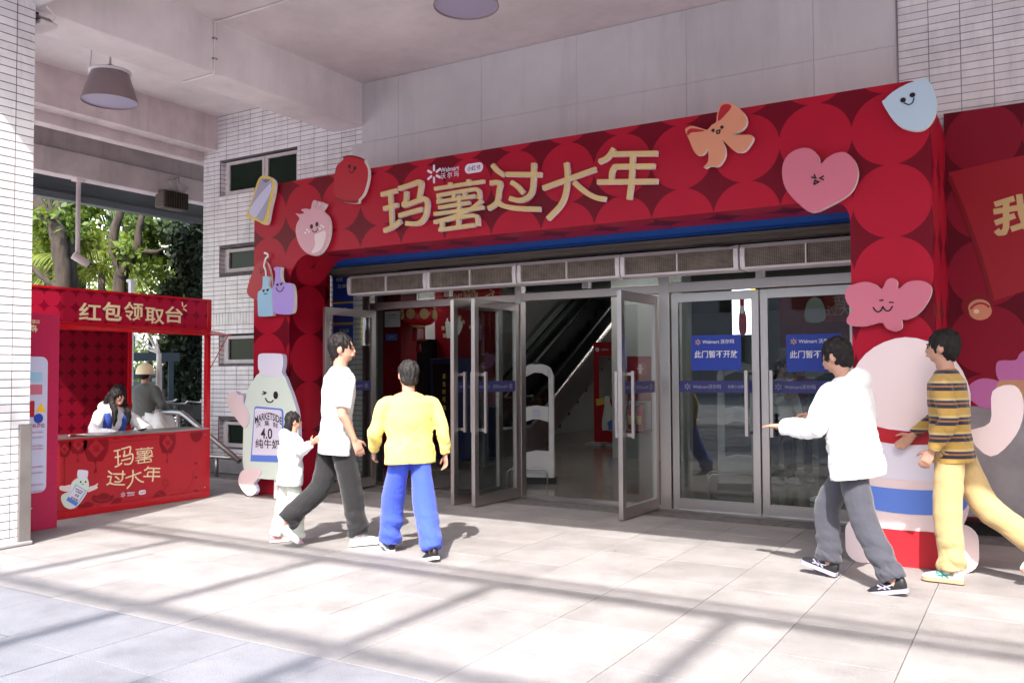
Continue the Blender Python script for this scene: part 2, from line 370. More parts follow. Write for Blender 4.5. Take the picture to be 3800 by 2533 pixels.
# ---------------------------------------------------------------- lettering
_tc={}
def text_mesh(s,bold):
    k=(s,bold)
    if k not in _tc:
        cu=bpy.data.curves.new('t','FONT'); cu.body=s; cu.size=1; cu.offset=bold; cu.resolution_u=3
        ob=bpy.data.objects.new('t',cu); col.objects.link(ob)
        dg=bpy.context.evaluated_depsgraph_get(); me=bpy.data.meshes.new_from_object(ob.evaluated_get(dg))
        vs=[v.co.copy() for v in me.vertices]; fs=[list(p.vertices) for p in me.polygons]
        bpy.data.objects.remove(ob); bpy.data.curves.remove(cu); bpy.data.meshes.remove(me)
        _tc[k]=(vs,fs)
    return _tc[k]
def txt(mb,s,fr,a,b,w=None,h=None,bold=0.01,d=.004,m=0,ang=0,arc=0):
    """letters s centred on (a, b) in the plane fr, w wide and/or h high"""
    vs,fs=text_mesh(s,bold)
    if not vs: return mb
    x0=min(v.x for v in vs);x1=max(v.x for v in vs);y0=min(v.y for v in vs);y1=max(v.y for v in vs)
    sx=(w/(x1-x0)) if w else None; sy=(h/(y1-y0)) if h else None
    sx=sx or sy; sy=sy or sx
    cx,cy=(x0+x1)/2,(y0+y1)/2; c,q=math.cos(ang),math.sin(ang); out=[]
    for v in vs:
        x=(v.x-cx)*sx; y=(v.y-cy)*sy
        if arc: y -= arc*(x/(w/2))**2 if w else 0
        out.append(fr.p(a+x*c-y*q, b+x*q+y*c, d))
    # make faces look along fr.n
    if fs:
        f=fs[0]; nn=(out[f[1]]-out[f[0]]).cross(out[f[2]]-out[f[1]])
        if nn.dot(fr.n)<0: fs=[g[::-1] for g in fs]
    return mb.add(out,fs,m)
def spark(mb,fr,a,b,r,d,m=0):
    for k in range(6):
        t=R(90+60*k); mb.stroke(fr,[(a+r*.42*math.cos(t),b+r*.42*math.sin(t)),(a+r*.9*math.cos(t),b+r*.9*math.sin(t))],r*.26,d-.002,d,m,round_=True)
    return mb
def rrect(a0,a1,b0,b1,r,n=5):
    out=[]
    for cx,cy,s0 in ((a1-r,b1-r,0),(a0+r,b1-r,90),(a0+r,b0+r,180),(a1-r,b0+r,270)):
        for i in range(n+1): t=R(s0+90*i/n); out.append((cx+r*math.cos(t),cy+r*math.sin(t)))
    return out
# ================================================================ GROUND
g=MB(); g.add([(-300,-200,-.035),(300,-200,-.035),(300,400,-.035),(-300,400,-.035)],[(0,1,2,3)]); struct(g.build('ground','ground'))
g=MB(); g.box(-11.2,7.5,-6.0,8.86,-.03,-.012); pave=struct(g.build('pavement','joint'))
def chamfer_tile(name,wx,wy,h,ch,m):
    b=MB(); a,c=wx/2,wy/2
    vs=[(-a,-c,-h),(a,-c,-h),(a,c,-h),(-a,c,-h),(-a,-c,-ch),(a,-c,-ch),(a,c,-ch),(-a,c,-ch),(-a+ch,-c+ch,0),(a-ch,-c+ch,0),(a-ch,c-ch,0),(-a+ch,c-ch,0)]
    fs=[(8,9,10,11)]
    for i in range(4):
        j=(i+1)%4; fs += [(i,j,j+4,i+4),(i+4,j+4,j+8,i+8)]
    b.add(vs,fs); o=b.build(name,m); return o
PS=.6175
pv=[chamfer_tile('paver',PS-.004,PS-.004,.012,.0015,m) for m in ('paver','paverd')]
used=[0,0]
rest=[MB(),MB()]
x=-.594
cells=[]
for i in range(-17,13):
    for j in range(-12,14):
        cx=-.594+PS*(i+.5); cy=3.345+PS*(j+.5)
        if cy>8.86-.3 or cy<-5.6 or cx<-11: continue
        vis = cy>1.6 and -9.6<cx<.7 and (cx>-.95*cy-2.2)
        cells.append((vis,cx,cy,j))
for vis,cx,cy,j in cells:
    k=1 if j<0 else 0
    dz=random.uniform(-.0009,.0009)
    if vis:
        if not used[k]: o=pv[k]; used[k]=1
        else: o=pv[k].copy(); col.objects.link(o)
        o.parent=pave; o.location=(cx,cy,dz)
        o.rotation_euler=(random.uniform(-.0012,.0012),random.uniform(-.0012,.0012),0)
    else:
        a=PS/2-.002; rest[k].add([(cx-a,cy-a,0),(cx+a,cy-a,0),(cx+a,cy+a,0),(cx-a,cy+a,0)],[(0,1,2,3)])
rest[0].build('paver_field','paver',pave,stuff=True); rest[1].build('paver_field','paverd',pave,stuff=True)
# street and kerb beyond the stall
g=MB(); g.add([(-40,-20,-.031),(-11.25,-20,-.031),(-11.25,60,-.031),(-40,60,-.031)],[(0,1,2,3)]); struct(g.build('road','ground'))

# ================================================================ CANOPY (slab, beams, pillar)
CZ=5.31
t=T('entrance_canopy','painted concrete canopy ceiling with deep beams over the shop entrance','canopy',(-4,6,0))
t.part('slab',MB().box(-12.2,14,3.04,8.80,CZ,CZ+.35),'paint')
t.part('beam',MB().box(-8.126,-7.596,4.33,8.797,4.73,CZ+.01),'paint',bev=.012,label='wide white beam running from the pillar to the wall above the red arch')
t.part('beam',MB().box(2.4,2.9,4.33,8.797,4.73,CZ+.01),'paint')
t.part('beam',MB().box(-12.2,14,3.04,4.33,4.70,CZ+.012),'paintw',bev=.012,label='pale front edge beam over the tiled pillar')
b2=t.part('beam',MB().box(-10.75,-10.45,4.33,9.0,4.80,CZ+.008).box(-10.95,-10.75,4.33,9.4,4.66,CZ+.006),'paintd',bev=.01,label='speckled old beam over the left end of the tiled wall')
t.part('beam',MB().box(-12.05,-11.8,3.6,14,4.30,4.66).box(-12.0,-11.9,3.6,14,4.66,CZ),'paintd',bev=.01,label='outermost low beam that carries the camera pole')
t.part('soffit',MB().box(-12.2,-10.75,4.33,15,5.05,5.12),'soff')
# conduit on the big beam
tb=MB(); pts=[Vector((-7.58,4.9,CZ-.02)),]
q1=px(612,0,-7.58); c1=[pz(1050,0,CZ-.015), pz(820,68,CZ-.015)]
ed=px(796,95,-7.585); ed.z=CZ-.03
a=[pz(1075,0,CZ-.02), pz(830,75,CZ-.02), Vector((-7.58,ed.y,CZ-.03)), Vector((-7.58,ed.y,4.78)), Vector((-7.58,ed.y,4.715)), Vector((-7.66,ed.y,4.712)), Vector((-8.10,ed.y,4.712))]
tb.tube(a,.013,8); t.part('conduit',tb,'paint')
for s_ in (.35,.8):
    p=a[2].lerp(a[3],s_); t.part('conduit_clip',MB().box(-7.598,-7.562,p.y-.025,p.y+.025,p.z-.008,p.z+.008),'steeld')
# pillar
PX_=-7.42
t=T('tiled_pillar','white tiled pillar at the left edge, upper part shaded by the canopy','pillar',(-7.8,3.3,0))
t.part('core',MB().box(-7.95,PX_-.012,3.80,4.272,0,4.70),'grout')
def tiles_on(tt,fr,cells_,mname,limit=300):
    """cells (a0,a1,b0,b1,visible); shared unit tile scaled per cell"""
    vis=[c for c in cells_ if c[4]]; vis.sort(key=lambda c:(fr.p((c[0]+c[1])/2,(c[2]+c[3])/2)-C0).length)
    ind=vis[:limit]; rest_=vis[limit:]+[c for c in cells_ if not c[4]]
    proto={}
    for a0,a1,b0,b1,_ in ind:
        k=(round(a1-a0,3),round(b1-b0,3))
        if k not in proto:
            m=MB(); w2,h2=(a1-a0)/2-.004,(b1-b0)/2-.0042; f0=Fr((0,0,0),fr.u,fr.v,fr.n); ch=.0025
            m.fbox(f0,-w2,w2,-h2,h2,-.008,0)
            o=m.build('tile',mname); o.data.transform(Matrix()); proto[k]=o
        else: o=proto[k].copy(); col.objects.link(o)
        o.parent=tt.e; o.location=fr.p((a0+a1)/2,(b0+b1)/2,random.uniform(.004,.0062))-tt.b
        o.rotation_euler=(random.uniform(-.0025,.0025),0,random.uniform(-.0025,.0025))
    if rest_:
        m=MB()
        for a0,a1,b0,b1,_ in rest_: m.fbox(fr,a0+.004,a1-.004,b0+.0042,b1-.0042,-.004,.005)
        tt.part('tile_field',m,mname,stuff=True)
def subtract(a0,a1,b0,b1,holes):
    """clip a tile in a at holes; returns pieces"""
    out=[(a0,a1)]
    for h in holes:
        if b1<=h[2]+.01 or b0>=h[3]-.01: continue
        nn=[]
        for s0,s1 in out:
            if s1<=h[0] or s0>=h[1]: nn.append((s0,s1)); continue
            if s0<h[0]-.02: nn.append((s0,h[0]))
            if s1>h[1]+.02: nn.append((h[1],s1))
        out=nn
    return out
fr=FX(PX_-.012); cc=[]
for k in range(67):
    b0=.012+k*.0700
    for a0,a1 in ((4.118,4.278),(3.868,4.118),(3.796,3.868)):
        cc.append((a0,a1,b0,b0+.07,True))
tiles_on(t,fr,cc,'tile')
fr=FY(3.796); cc=[(-7.95+.1325*i,-7.95+.1325*(i+1),.012+k*.07,.012+(k+1)*.07,False) for i in range(4) for k in range(67)]
tiles_on(t,fr,cc,'tile')
t.part('corner_guard',MB().box(-7.452,-7.400,4.18,4.284,0.0,1.03),'steeld',bev=.004)
t.part('mortar_foot',MB().box(-7.46,-7.385,3.78,4.30,0,.035),'conc',bev=.012)
# second pillar far right (outside the frame, carries the canopy)
t2=T('tiled_pillar','white tiled pillar carrying the right part of the canopy','pillar',(2.6,3.3,0)); t2.part('core',MB().box(2.3,3.0,2.4,4.27,0,4.70),'tile')

# ================================================================ FACADE WALLS
W=8.80
t=T('tiled_wall','white tiled wall with small dark windows left of the red arch','wall',(-9.2,W,0))
wins=[(-10.385,-8.80,4.10,4.62),(-10.385,-8.80,2.945,3.315),(-10.385,-8.80,1.60,2.03),(-10.385,-8.80,.375,.77)]
# core wall with openings
def wall_with_holes(mb,x0,x1,z0,z1,y0,y1,holes,m=0):
    xs=sorted({x0,x1,*[h[0] for h in holes],*[h[1] for h in holes]}); zs=sorted({z0,z1,*[h[2] for h in holes],*[h[3] for h in holes]})
    for i in range(len(xs)-1):
        for j in range(len(zs)-1):
            cx,cz=(xs[i]+xs[i+1])/2,(zs[j]+zs[j+1])/2
            if any(h[0]<cx<h[1] and h[2]<cz<h[3] for h in holes): continue
            mb.box(xs[i],xs[i+1],y0,y1,zs[j],zs[j+1],m)
mb=MB(); wall_with_holes(mb,-10.75,-7.60,0,5.66,W+.004,W+.30,wins); t.part('core',mb,'grout')
t.part('core_back',MB().box(-10.75,-7.6,W+.30,W+.42,0,5.66),'dark')
cc=[]
fr=FY(W+.004); z=0.03
zz=[]; z=.02
while z<2.12: zz.append((z,z+.0672,0)); z+=.0672
zb0=z; z+=.180; zz.append((zb0,z,1))
while z<5.28: zz.append((z,z+.0672,0)); z+=.0672
for z0,z1,sold in zz:
    if sold:
        x=-10.752
        while x<-7.62:
            cc.append((x,min(x+.063,-7.6),z0,z1,False)); x+=.063
        continue
    x=-10.745-.01
    for i in range(13):
        a0=-10.755+.2525*i; a1=min(a0+.2525,-7.602)
        if a1-a0<.03: continue
        for s0,s1 in subtract(a0,a1,z0,z1,wins):
            if s1-s0<.03: continue
            cc.append((s0,s1,z0,z1, (s1<-9.6 and z0>.2) or z0>3.95 ))
tiles_on(t,fr,cc,'tile',300)
# left reveals are tiled, then window frames
for x0,x1,z0,z1 in wins:
    f2=FX(x0+.002); m=MB(); k=z0
    while k<z1-.02: m.fbox(f2,W+.012,W+.085,k+.004,min(k+.0672,z1)-.004,0,.006); k+=.0672
    t.part('reveal_tiles',m,'tile',stuff=True)
    m=MB(); k=z0
    while k<z1-.02: m.fbox(FY(W+.085),x0+.008,x0+.118,k+.004,min(k+.0672,z1)-.004,-.02,.0); k+=.0672
    m.fbox(FY(W+.10),x0+.003,x0+.13,z0,z1,-.02,.005); t.part('niche_tiles',m,'tile',stuff=True)
    fw=MB(); a0,a1=x0+.125,x1; fz0,fz1=z0+.005,z1-.02; mid=-9.47 if z0>4 else -9.50
    ff=FY(W+.03)
    fo=MB()
    for s0,s1 in ((a0,mid-.012),(mid+.012,a1)):
        fo.fbox(ff,s0,s1,fz0,fz0+.055,-.05,.0); fo.fbox(ff,s0,s1,fz1-.045,fz1,-.05,.0); fo.fbox(ff,s0,s0+.045,fz0+.055,fz1-.045,-.05,0); fo.fbox(ff,s1-.045,s1,fz0+.055,fz1-.045,-.05,0)
    fo.fbox(ff,mid-.012,mid+.012,fz0,fz1,-.06,-.01)
    o=t.part('window',fo,'alu')
    for s0,s1 in ((a0,mid-.012),(mid+.012,a1)):
        t.part('pane',MB().fbox(ff,s0+.04,s1-.04,fz0+.05,fz1-.04,-.035,-.028),'wglass',parent=o)
# side wall of that block (return away from us)
t.part('return_wall',MB().box(-10.75,-10.55,W+.42,14,0,5.6),'tile')
t.part('base_course',MB().fbox(FY(W),-10.75,-8.3,0,.22,0,.02),'conc')

t=T('cement_board_wall','grey cement board wall with fine joints above the red arch','wall',(-4.4,W,0))
t.part('core',MB().box(-7.60,14,W+.004,W+.35,2.92,5.60),'conc')
xs=[-7.6,-6.985,-5.701,-4.405,-3.102,-1.797,-1.044]
for i in range(6):
    a0,a1=xs[i],xs[i+1]
    t.part('panel',MB().fbox(FY(W),a0+.0016,a1-.0016,4.5105,5.303,-.003,.022),'board')
    t.part('panel',MB().fbox(FY(W),(-7.769 if i==0 else a0+.0016),a1-.0016,3.3,4.5075,-.003,.022),'board')
t.part('edge_strip',MB().fbox(FY(W),-1.0475,-1.038,3.3,5.303,-.003,.03),'steeld')
t=T('tiled_upper_wall','white tiled wall strip above the red poster at the right edge','wall',(0,W,3.5))
cc=[]
for k in range(26):
    b0=3.55+.069*k
    for i in range(8):
        a0=-1.036+.2615*i; cc.append((a0-.03 if i<0 else a0,a0+.2615,b0,b0+.069,a0<.3))
tiles_on(t,FY(W+.004),cc,'tile')
t.part('core',MB().fbox(FY(W+.006),-1.04,3,3.4,5.6,-.1,0),'grout')

# ================================================================ THE RED ARCH
D=7.45
t=T('red_arch','large red festival arch printed with round discs around the glass doors','arch',(-4.4,8,0))
XL,XR,IL,IR,ZT,ZS=-8.17,-.655,-7.565,-1.262,3.742,2.855
def arc(cx,cz,r,a0,a1,n=7): return [(cx+r*math.cos(R(a0+(a1-a0)*i/n)),cz+r*math.sin(R(a0+(a1-a0)*i/n))) for i in range(n+1)]
rl,rr=.34,.17
inner=[(IL,.0)]+[(IL,ZS-rl)]+arc(IL+rl,ZS-rl,rl,180,90)+arc(IR-rr,ZS-rr,rr,90,0)+[(IR,0)]
outer=[(XR,0)]+arc(XR-.16,ZT-.16,.16,0,90)+[(XL,ZT),(XL,0)]
front=inner+outer
mb=MB(); mb.prism(FY(D),front,-.01,0)
t.part('front_face',mb,'red')
def strip(path,y0,y1,m=0,flip=False):
    b=MB(); acc=0; vs=[]; 
    for x,z in path: vs += [(x,y0,z),(x,y1,z)]
    fs=[(2*i,2*i+1,2*i+3,2*i+2) for i in range(len(path)-1)]
    b.add(vs,fs,m,True); return b
t.part('reveal',strip(inner[:2]+inner[2:10]+inner[10:],D+.001,8.06),'red')
sd=MB(); sd.box(XR-.012,XR,D+.011,8.78,0,ZT-.16); t.part('side',sd,'red')
tp=strip([(XR,ZT-.16)]+arc(XR-.16,ZT-.16,.16,0,90)+[(XL,ZT)],D+.011,8.76); t.part('top',tp,'redm')
t.part('side',MB().box(XL,XL+.012,D+.011,8.78,0,ZT-.01),'red')
t.part('back_frame',MB().box(XL+.05,XR-.05,8.2,8.7,3.1,ZT-.1),'dark')
arch=t
# blue fascia, shutters above the doors
t=T('blue_fascia','long blue rounded fascia bar under the red arch','fascia',(-4.4,8.1,2.8))
t.part('bar',MB().prism(Fr((-7.7,0,0),(0,1,0),(0,0,1),(1,0,0)),[(8.065,2.775),(8.075,2.80),(8.07,2.93),(8.14,3.0),(8.2,3.0),(8.2,2.775)],0,6.6),'blue')
t=T('rolled_shutter','grimy rolled shutter housing between the blue bar and the heaters','shutter',(-4.4,8.4,2.7))
t.part('housing',MB().box(-7.7,-1.1,8.20,8.72,2.70,3.05),'brown'); t.part('back_plate',MB().box(-7.5,-1.1,8.62,8.70,2.56,2.70),'brown')
for k in range(5): t.part('slat',MB().box(-7.7,-1.1,8.14+.04*k,8.175+.04*k,2.735-.011*k,2.765-.011*k),'brown')
tb=MB(); tb.tube([(-6.6,8.30,2.70),(-4.9,8.29,2.712),(-4.2,8.30,2.69),(-2.9,8.3,2.712),(-1.3,8.31,2.70)],.012,6); t.part('cable',tb,'rubber')
t.part('cable',MB().tube([(-6.2,8.33,2.69),(-6.1,8.30,2.67),(-5.6,8.33,2.72)],.008,6),'rubber'); t.part('cable',MB().tube([(-3.0,8.25,2.72),(-2.6,8.24,2.67),(-2.42,8.3,2.66)],.01,6),'rubber')
# ---- five air curtains
hx=[(-7.375,-6.150),(-6.140,-4.902),(-4.892,-3.660),(-3.650,-2.412),(-2.402,-1.17)]
def prof(z): return None
HL=1.228
he=thing('air_curtain','white air curtain with dark mesh grille, leftmost of the five over the doors','air curtain',(hx[0][0],8.25,2.43),'air curtains over the doors')
f0=Fr((0,0,0),(0,1,0),(0,0,1),(1,0,0))
sh=[(.02,0),(.0,.02),(-.014,.12),(-.006,.205),(.03,.240),(.26,.250),(.26,.0)]
# body with rounded front: two end caps, top/bottom, and grille recess
mb=MB()
mb.prism(f0,sh,0,.045); mb.prism(f0,sh,HL-.045,HL); mb.prism(f0,[(.02,0),(.0,.02),(.03,.022),(.26,.02),(.26,0)],.045,HL-.045); mb.prism(f0,[(-.006,.205),(.03,.240),(.26,.250),(.26,.205),(.03,.203)],.045,HL-.045)
o=mb.build('shell','heater',he); 
mb=MB(); mb.box(.05,HL-.05,.03,.05,.02,.205); mb.build('recess','brown',he)
mb=MB()
for i in range(56):
    x0=.05+i*(HL-.1)/56
    if abs(x0-HL/2)<.02: continue
    mb.box(x0,x0+.0035,.006,.009,.02,.205)
for j in range(14): mb.box(.045,HL-.045,.009,.012,.026+.0125*j,.0295+.0125*j)
mb.build('grille','mesh',he)
MB().box(HL/2-.006,HL/2+.006,-.012,.02,.02,.205).build('divider','heater',he)
for i,lab in enumerate(('','white air curtain with dark mesh grille, second of five from the left','white air curtain in the middle of the five over the open doorway','white air curtain fourth from the left, above the blue sign doors','white air curtain rightmost of the five, cut by the red arch pillar')):
    if i:
        c=copy_tree(he); c.location=(hx[i][0],8.25,2.43); c['label']=lab
# the drop below heaters: hangers
# ================================================================ DOOR FRAME, LEAVES
DY=8.78
t=T('door_frame','brushed steel door frame with transom glass along the whole entrance','door frame',(-4.4,DY,0))
for x0,x1 in ((-7.515,-7.425),(-5.215,-5.13),(-3.425,-3.305),(-1.36,-1.27)): t.part('post',MB().box(x0,x1,DY-.05,DY+.06,0,2.75),'steel',bev=.004)
t.part('header',MB().box(-7.425,-5.215,DY-.05,DY+.06,2.275,2.365),'steel',bev=.004)
t.part('header',MB().box(-5.13,-3.425,DY-.05,DY+.06,2.285,2.375),'steel',bev=.004)
t.part('header',MB().box(-3.305,-1.36,DY-.05,DY+.06,2.29,2.39),'steel',bev=.004)
for x in (-6.2,-4.3,-2.35): t.part('transom_post',MB().box(x-.04,x+.04,DY-.04,DY+.04,2.39,2.75),'steel')
t.part('transom_rail',MB().box(-7.42,-1.27,DY-.03,DY+.03,2.72,2.80),'steel')
for x0,x1 in ((-7.42,-6.24),(-6.16,-5.22),(-5.12,-4.34),(-4.26,-3.43),(-3.30,-2.39),(-2.31,-1.36)):
    t.part('transom_pane',MB().box(x0,x1,DY-.004,DY+.004,2.392,2.72),'glass')
t.part('threshold',MB().box(-7.5,-1.2,DY-.06,DY+.16,-.010,.012),'steeld')
t.part('side_jamb',MB().box(-1.26,-1.05,DY-.03,DY+.10,0,2.8),'steel')
def leaf(w,h,label,loc,rz,band=True,group='glass doors of the entrance',mirror=False,open_=True):
    e=thing('glass_door',label,'door',loc,group,rz)
    s=.075; tk=.024
    for x0,x1 in ((0,s),(w-s,w)):
        o=MB().box(x0,x1,-tk,tk,0.012,h).build('stile','steel',e,bev=.003)
    MB().box(s,w-s,-tk+.001,tk-.001,.012,.125).build('rail','steel',e); MB().box(s,w-s,-tk+.001,tk-.001,h-.09,h).build('rail','steel',e)
    pn=MB().box(s-.002,w-s+.002,-.004,.004,.125,h-.09).build('pane','glass',e)
    for fr_,sg in ((Fr((0,0,0),(1,0,0),(0,0,1),(0,-1,0)),-1),(Fr((w,0,0),(-1,0,0),(0,0,1),(0,1,0)),1)):
        hx_=(w-s-.04) if sg<0 else (s+.04)
        hb=MB()
        hb.fbox(fr_,hx_-.016,hx_+.016,.80,1.46,.075,.105); hb.fbox(fr_,hx_-.014,hx_+.014,.815,.845,.004,.075); hb.fbox(fr_,hx_-.014,hx_+.014,1.415,1.445,.004,.075)
        hb.build('handle','steel',e)
    if band:
        fr_=Fr((0,0,0),(1,0,0),(0,0,1),(0,-1,0)) if not mirror else Fr((w,0,0),(-1,0,0),(0,0,1),(0,1,0))
        b=MB(); b.fbox(fr_,s,w-s,1.235,1.355,.0045,.006); bo=b.build('film_band','film',e)
        f3=Fr((0,0,0),(1,0,0),(0,0,1),(0,-1,0)); dd=-.008 if mirror else .008     # seen from behind on the open leaves, so it reads backwards there
        b=MB(); txt(b,'Walmart沃尔玛',f3,s+.30,1.295,w=.30,bold=.012,d=dd); txt(b,'花得少过得好',f3,s+.62,1.295,w=.20,bold=.01,d=dd); spark(b,f3,s+.09,1.295,.035,dd)
        b.build('band_lettering','filmt',bo)
    return e
hgt=2.255
leaf(.90,hgt,'open glass door at the left end, beside the red arch jamb',(-7.33,DY-.06,0),R(-90)+R(-2),mirror=True)
leaf(.90,hgt,'open glass door swung out, left of the touching pair in the middle',(-5.40,DY-.06,0),R(-90)+R(-5),mirror=True)
leaf(.90,hgt,'open glass door swung out, right of the touching pair in the middle',(-5.17,DY-.06,0),R(-92),mirror=True)
leaf(.90,hgt,'open glass door swung out at the right side of the doorway',(-3.455,DY-.06,0),R(-90)+R(-1.5),mirror=True)
d1=leaf(.925,2.275,'closed glass door with blue notice, next to the steel post',(-3.295,DY,0),0)
d2=leaf(.925,2.275,'closed glass door with blue notice, partly behind the white jacket',(-2.355,DY,0),0)
# swap the handle side of the right closed leaf by building an extra bar near its left stile (as in the photo)
for ch in list(d2.children):
    if ch.name.startswith('handle'): bpy.data.objects.remove(ch)
fr_=Fr((-2.355,DY,0),(1,0,0),(0,0,1),(0,-1,0)); hb=MB(); hx_=.118
hb.fbox(Fr((0,0,0),(1,0,0),(0,0,1),(0,-1,0)),hx_-.016,hx_+.016,.80,1.46,.075,.105).fbox(Fr((0,0,0),(1,0,0),(0,0,1),(0,-1,0)),hx_-.014,hx_+.014,.815,.845,.004,.075).fbox(Fr((0,0,0),(1,0,0),(0,0,1),(0,-1,0)),hx_-.014,hx_+.014,1.415,1.445,.004,.075); hb.build('handle','steel',d2)
# two blue notices stuck on the closed doors
for i,(c0,c1,lab) in enumerate((((2562,1246),(2749,1373),'blue notice with white Chinese text on the left closed door'),((2915,1243),(3122,1377),'blue notice with white Chinese text on the right closed door'))):
    A=py(c0[0],c0[1],DY-.03); B=py(c1[0],c1[1],DY-.03); f=FY(DY-.004)
    z0,z1=B.z,A.z; x0,x1=A.x,B.x
    if i==0: z0,z1=B.z,B.z+.365
    if i==1: z0,z1=B.z,B.z+.365
    nt_=T('door_notice',lab,'notice',((x0+x1)/2,DY,z0),'blue notices on the closed doors')
    nt_.part('sheet',MB().fbox(f,x0,x1,z0,z1,.001,.0035),'wblue')
    w_=x1-x0; h_=z1-z0; cx=(x0+x1)/2
    b=MB(); txt(b,'Walmart',f,cx-.10*w_+.0,z1-.19*h_,w=.34*w_,bold=.012,d=.0045); nt_.part('name_lettering',b,'white'); b=MB(); txt(b,'沃尔玛',f,cx+.23*w_,z1-.19*h_,w=.27*w_,bold=.012,d=.0045)
    nt_.part('name_lettering',b,'white'); b=MB(); txt(b,'此门暂不开放',f,cx,z1-.54*h_,w=.87*w_,h=.21*h_,bold=.014,d=.0045); nt_.part('lettering',b,'white')
    b=MB(); spark(b,f,cx-.36*w_,z1-.19*h_,.085*h_,.0045); nt_.part('emblem',b,'amber')
# ================================================================ LETTERS AND CUT-OUTS ON THE ARCH
def zpt(z,off,s): return (off[0]+z[0]/s, off[1]+z[1]/s)
def onY(zs,off,s,Y): return [(lambda q:(q.x,q.z))(py(*zpt(z,off,s),Y)) for z in zs]
def onX(zs,off,s,X): return [(lambda q:(q.y,q.z))(px(*zpt(z,off,s),X)) for z in zs]
LO=((1300,500),1.961); LY=D-.05
GL={   # brush strokes of the five large characters, measured in a zoomed view
'玛':[[(220,434),(333,405)],[(284,420),(292,520),(298,655)],[(238,537),(340,510)],[(240,698),(300,672),(362,625)],
      [(347,392),(430,366),(490,343),(511,348),(510,380),(497,460)],[(403,412),(400,480),(386,504),(402,512),(525,466),(550,478),(557,515),(545,585),(512,634),(465,648),(402,644)],[(350,588),(520,540)]],
'薯':[[(608,392),(968,338)],[(720,347),(722,390)],[(855,325),(857,370)],[(627,442),(880,398),(925,402),(936,430),(936,466)],[(641,442),(641,492)],[(627,488),(905,445)],[(750,420),(750,470)],[(828,408),(828,460)],
      [(640,530),(865,494)],[(790,440),(787,600)],[(608,577),(800,552),(965,528)],[(955,478),(872,543),(740,600),(608,635)],
      [(690,622),(760,606),(885,588),(920,600),(926,662)],[(665,620),(662,690)],[(785,602),(783,680)],[(645,692),(900,656)]],
'过':[[(1030,218),(1060,256),(1112,292)],[(1013,350),(1084,348),(1078,400),(1066,482),(1040,512),(1000,536)],[(1066,482),(1100,512),(1200,534),(1378,541)],
      [(1130,287),(1386,290)],[(1331,205),(1326,370),(1308,432),(1270,466),(1220,477),(1156,462)],[(1168,345),(1210,372),(1256,422)]],
'大':[[(1397,388),(1782,250)],[(1567,203),(1576,300),(1562,430),(1520,520),(1432,612)],[(1624,345),(1700,410),(1780,455),(1854,468)]],
'年':[[(1914,98),(1882,150),(1850,178),(1808,196)],[(1885,140),(2231,135)],[(1898,335),(1900,275),(1918,238),(1950,231),(2212,228)],[(1795,343),(2232,338)],[(2053,145),(2043,330),(2026,470)]]}
GLP={k:[onY(s,*LO,LY) for s in v] for k,v in GL.items()}
SMOOTH={'玛':{3,4,5},'薯':{3,11,12},'过':{0,1,2,4,5},'大':{1,2},'年':{0,2,4}}
e=thing('letter_sign','large gold raised characters spelling 玛薯过大年 across the red arch','letters',(-4.9,LY,3.3))
eb=Vector((-4.9,LY,3.3))
for ch,st in GLP.items():
    b=MB()
    for i,s in enumerate(st): b.brush(FY(LY),s,.047 if ch!='薯' else .037,-.045,.0008*i,0,1,smooth=(3 if i in SMOOTH[ch] else 0))
    o=b.build('character',['gold','cutw'],e,base=eb,label='raised gold character '+ch)
# logo row on the arch
f=FY(D); L=lambda x,y:(lambda q:(q.x,q.z))(py(1300+x/1.961,500+y/1.961,D))
t=T('logo_print','small white emblem, Walmart 沃尔玛 and 小红书 badge above the gold letters','logo',(-4.9,D,3.6))
b=MB(); c_=L(611,287); spark(b,f,c_[0],c_[1],.098,.006); t.part('emblem',b,'pwhite')
b=MB(); c_=L(724,250); w_=L(793,250)[0]-L(655,250)[0]; txt(b,'Walmart',f,c_[0],c_[1],w=w_,bold=.012,d=.005); t.part('lettering',b,'pwhite'); b=MB(); c_=L(725,293); txt(b,'沃 尔 玛',f,c_[0],c_[1],w=w_*.95,bold=.01,d=.005); t.part('lettering',b,'pwhite')
A=L(836,243)[0]; B=L(967,243)[0]; c_=L(901,243); h_=(L(901,208)[1]-L(901,278)[1])/2
b=MB().prism(f,rrect(A,B,c_[1]-h_,c_[1]+h_,h_-.001,8),0,.006); bd=t.part('badge',b,'pwhite'); b=MB(); txt(b,'小红书',f,c_[0],c_[1],w=(B-A)*.74,bold=.016,d=.0072); t.part('lettering',b,'redk')
# face pieces
def eye(b,f,x,y,r=.016,d=.004,k=1.25): b.disc(f,x,y,r,r*k,0,d)
def smile(b,f,x,y,w_,drop,th=.011,d=.004,ang=0):
    c,q=math.cos(ang),math.sin(ang)
    p=[(-w_/2,0),(-w_/4,-drop*.8),(0,-drop),(w_/4,-drop*.8),(w_/2,0)]
    b.stroke(f,[(x+a*c-bb*q,y+a*q+bb*c) for a,bb in p],th,0,d,smooth=3,round_=True)
class Cut:
    def __init__(s,name,label,cat_,pts,off,sc_,Y,mname,th=.05,n=4,group='friendly cut-out boards on the red arch'):
        s.off,s.sc,s.Y=off,sc_,Y; P=onY(pts,off,sc_,Y); cx=sum(p[0] for p in P)/len(P); cz=min(p[1] for p in P)
        s.t=T(name,label,cat_,(cx,Y,cz),group); s.f=FY(Y)
        s.t.part('board',MB().prism(s.f,cat(P,n) if n>1 else P,-th,0,0,1),[mname,'cutw'])
    def q(s,x,y): return onY([(x,y)],s.off,s.sc,s.Y)[0]
    def shape(s,name,pts,mname,d=.003,n=3):
        P=onY(pts,s.off,s.sc,s.Y); return s.t.part(name,MB().prism(s.f,cat(P,n) if n>1 else P,0,d),mname)
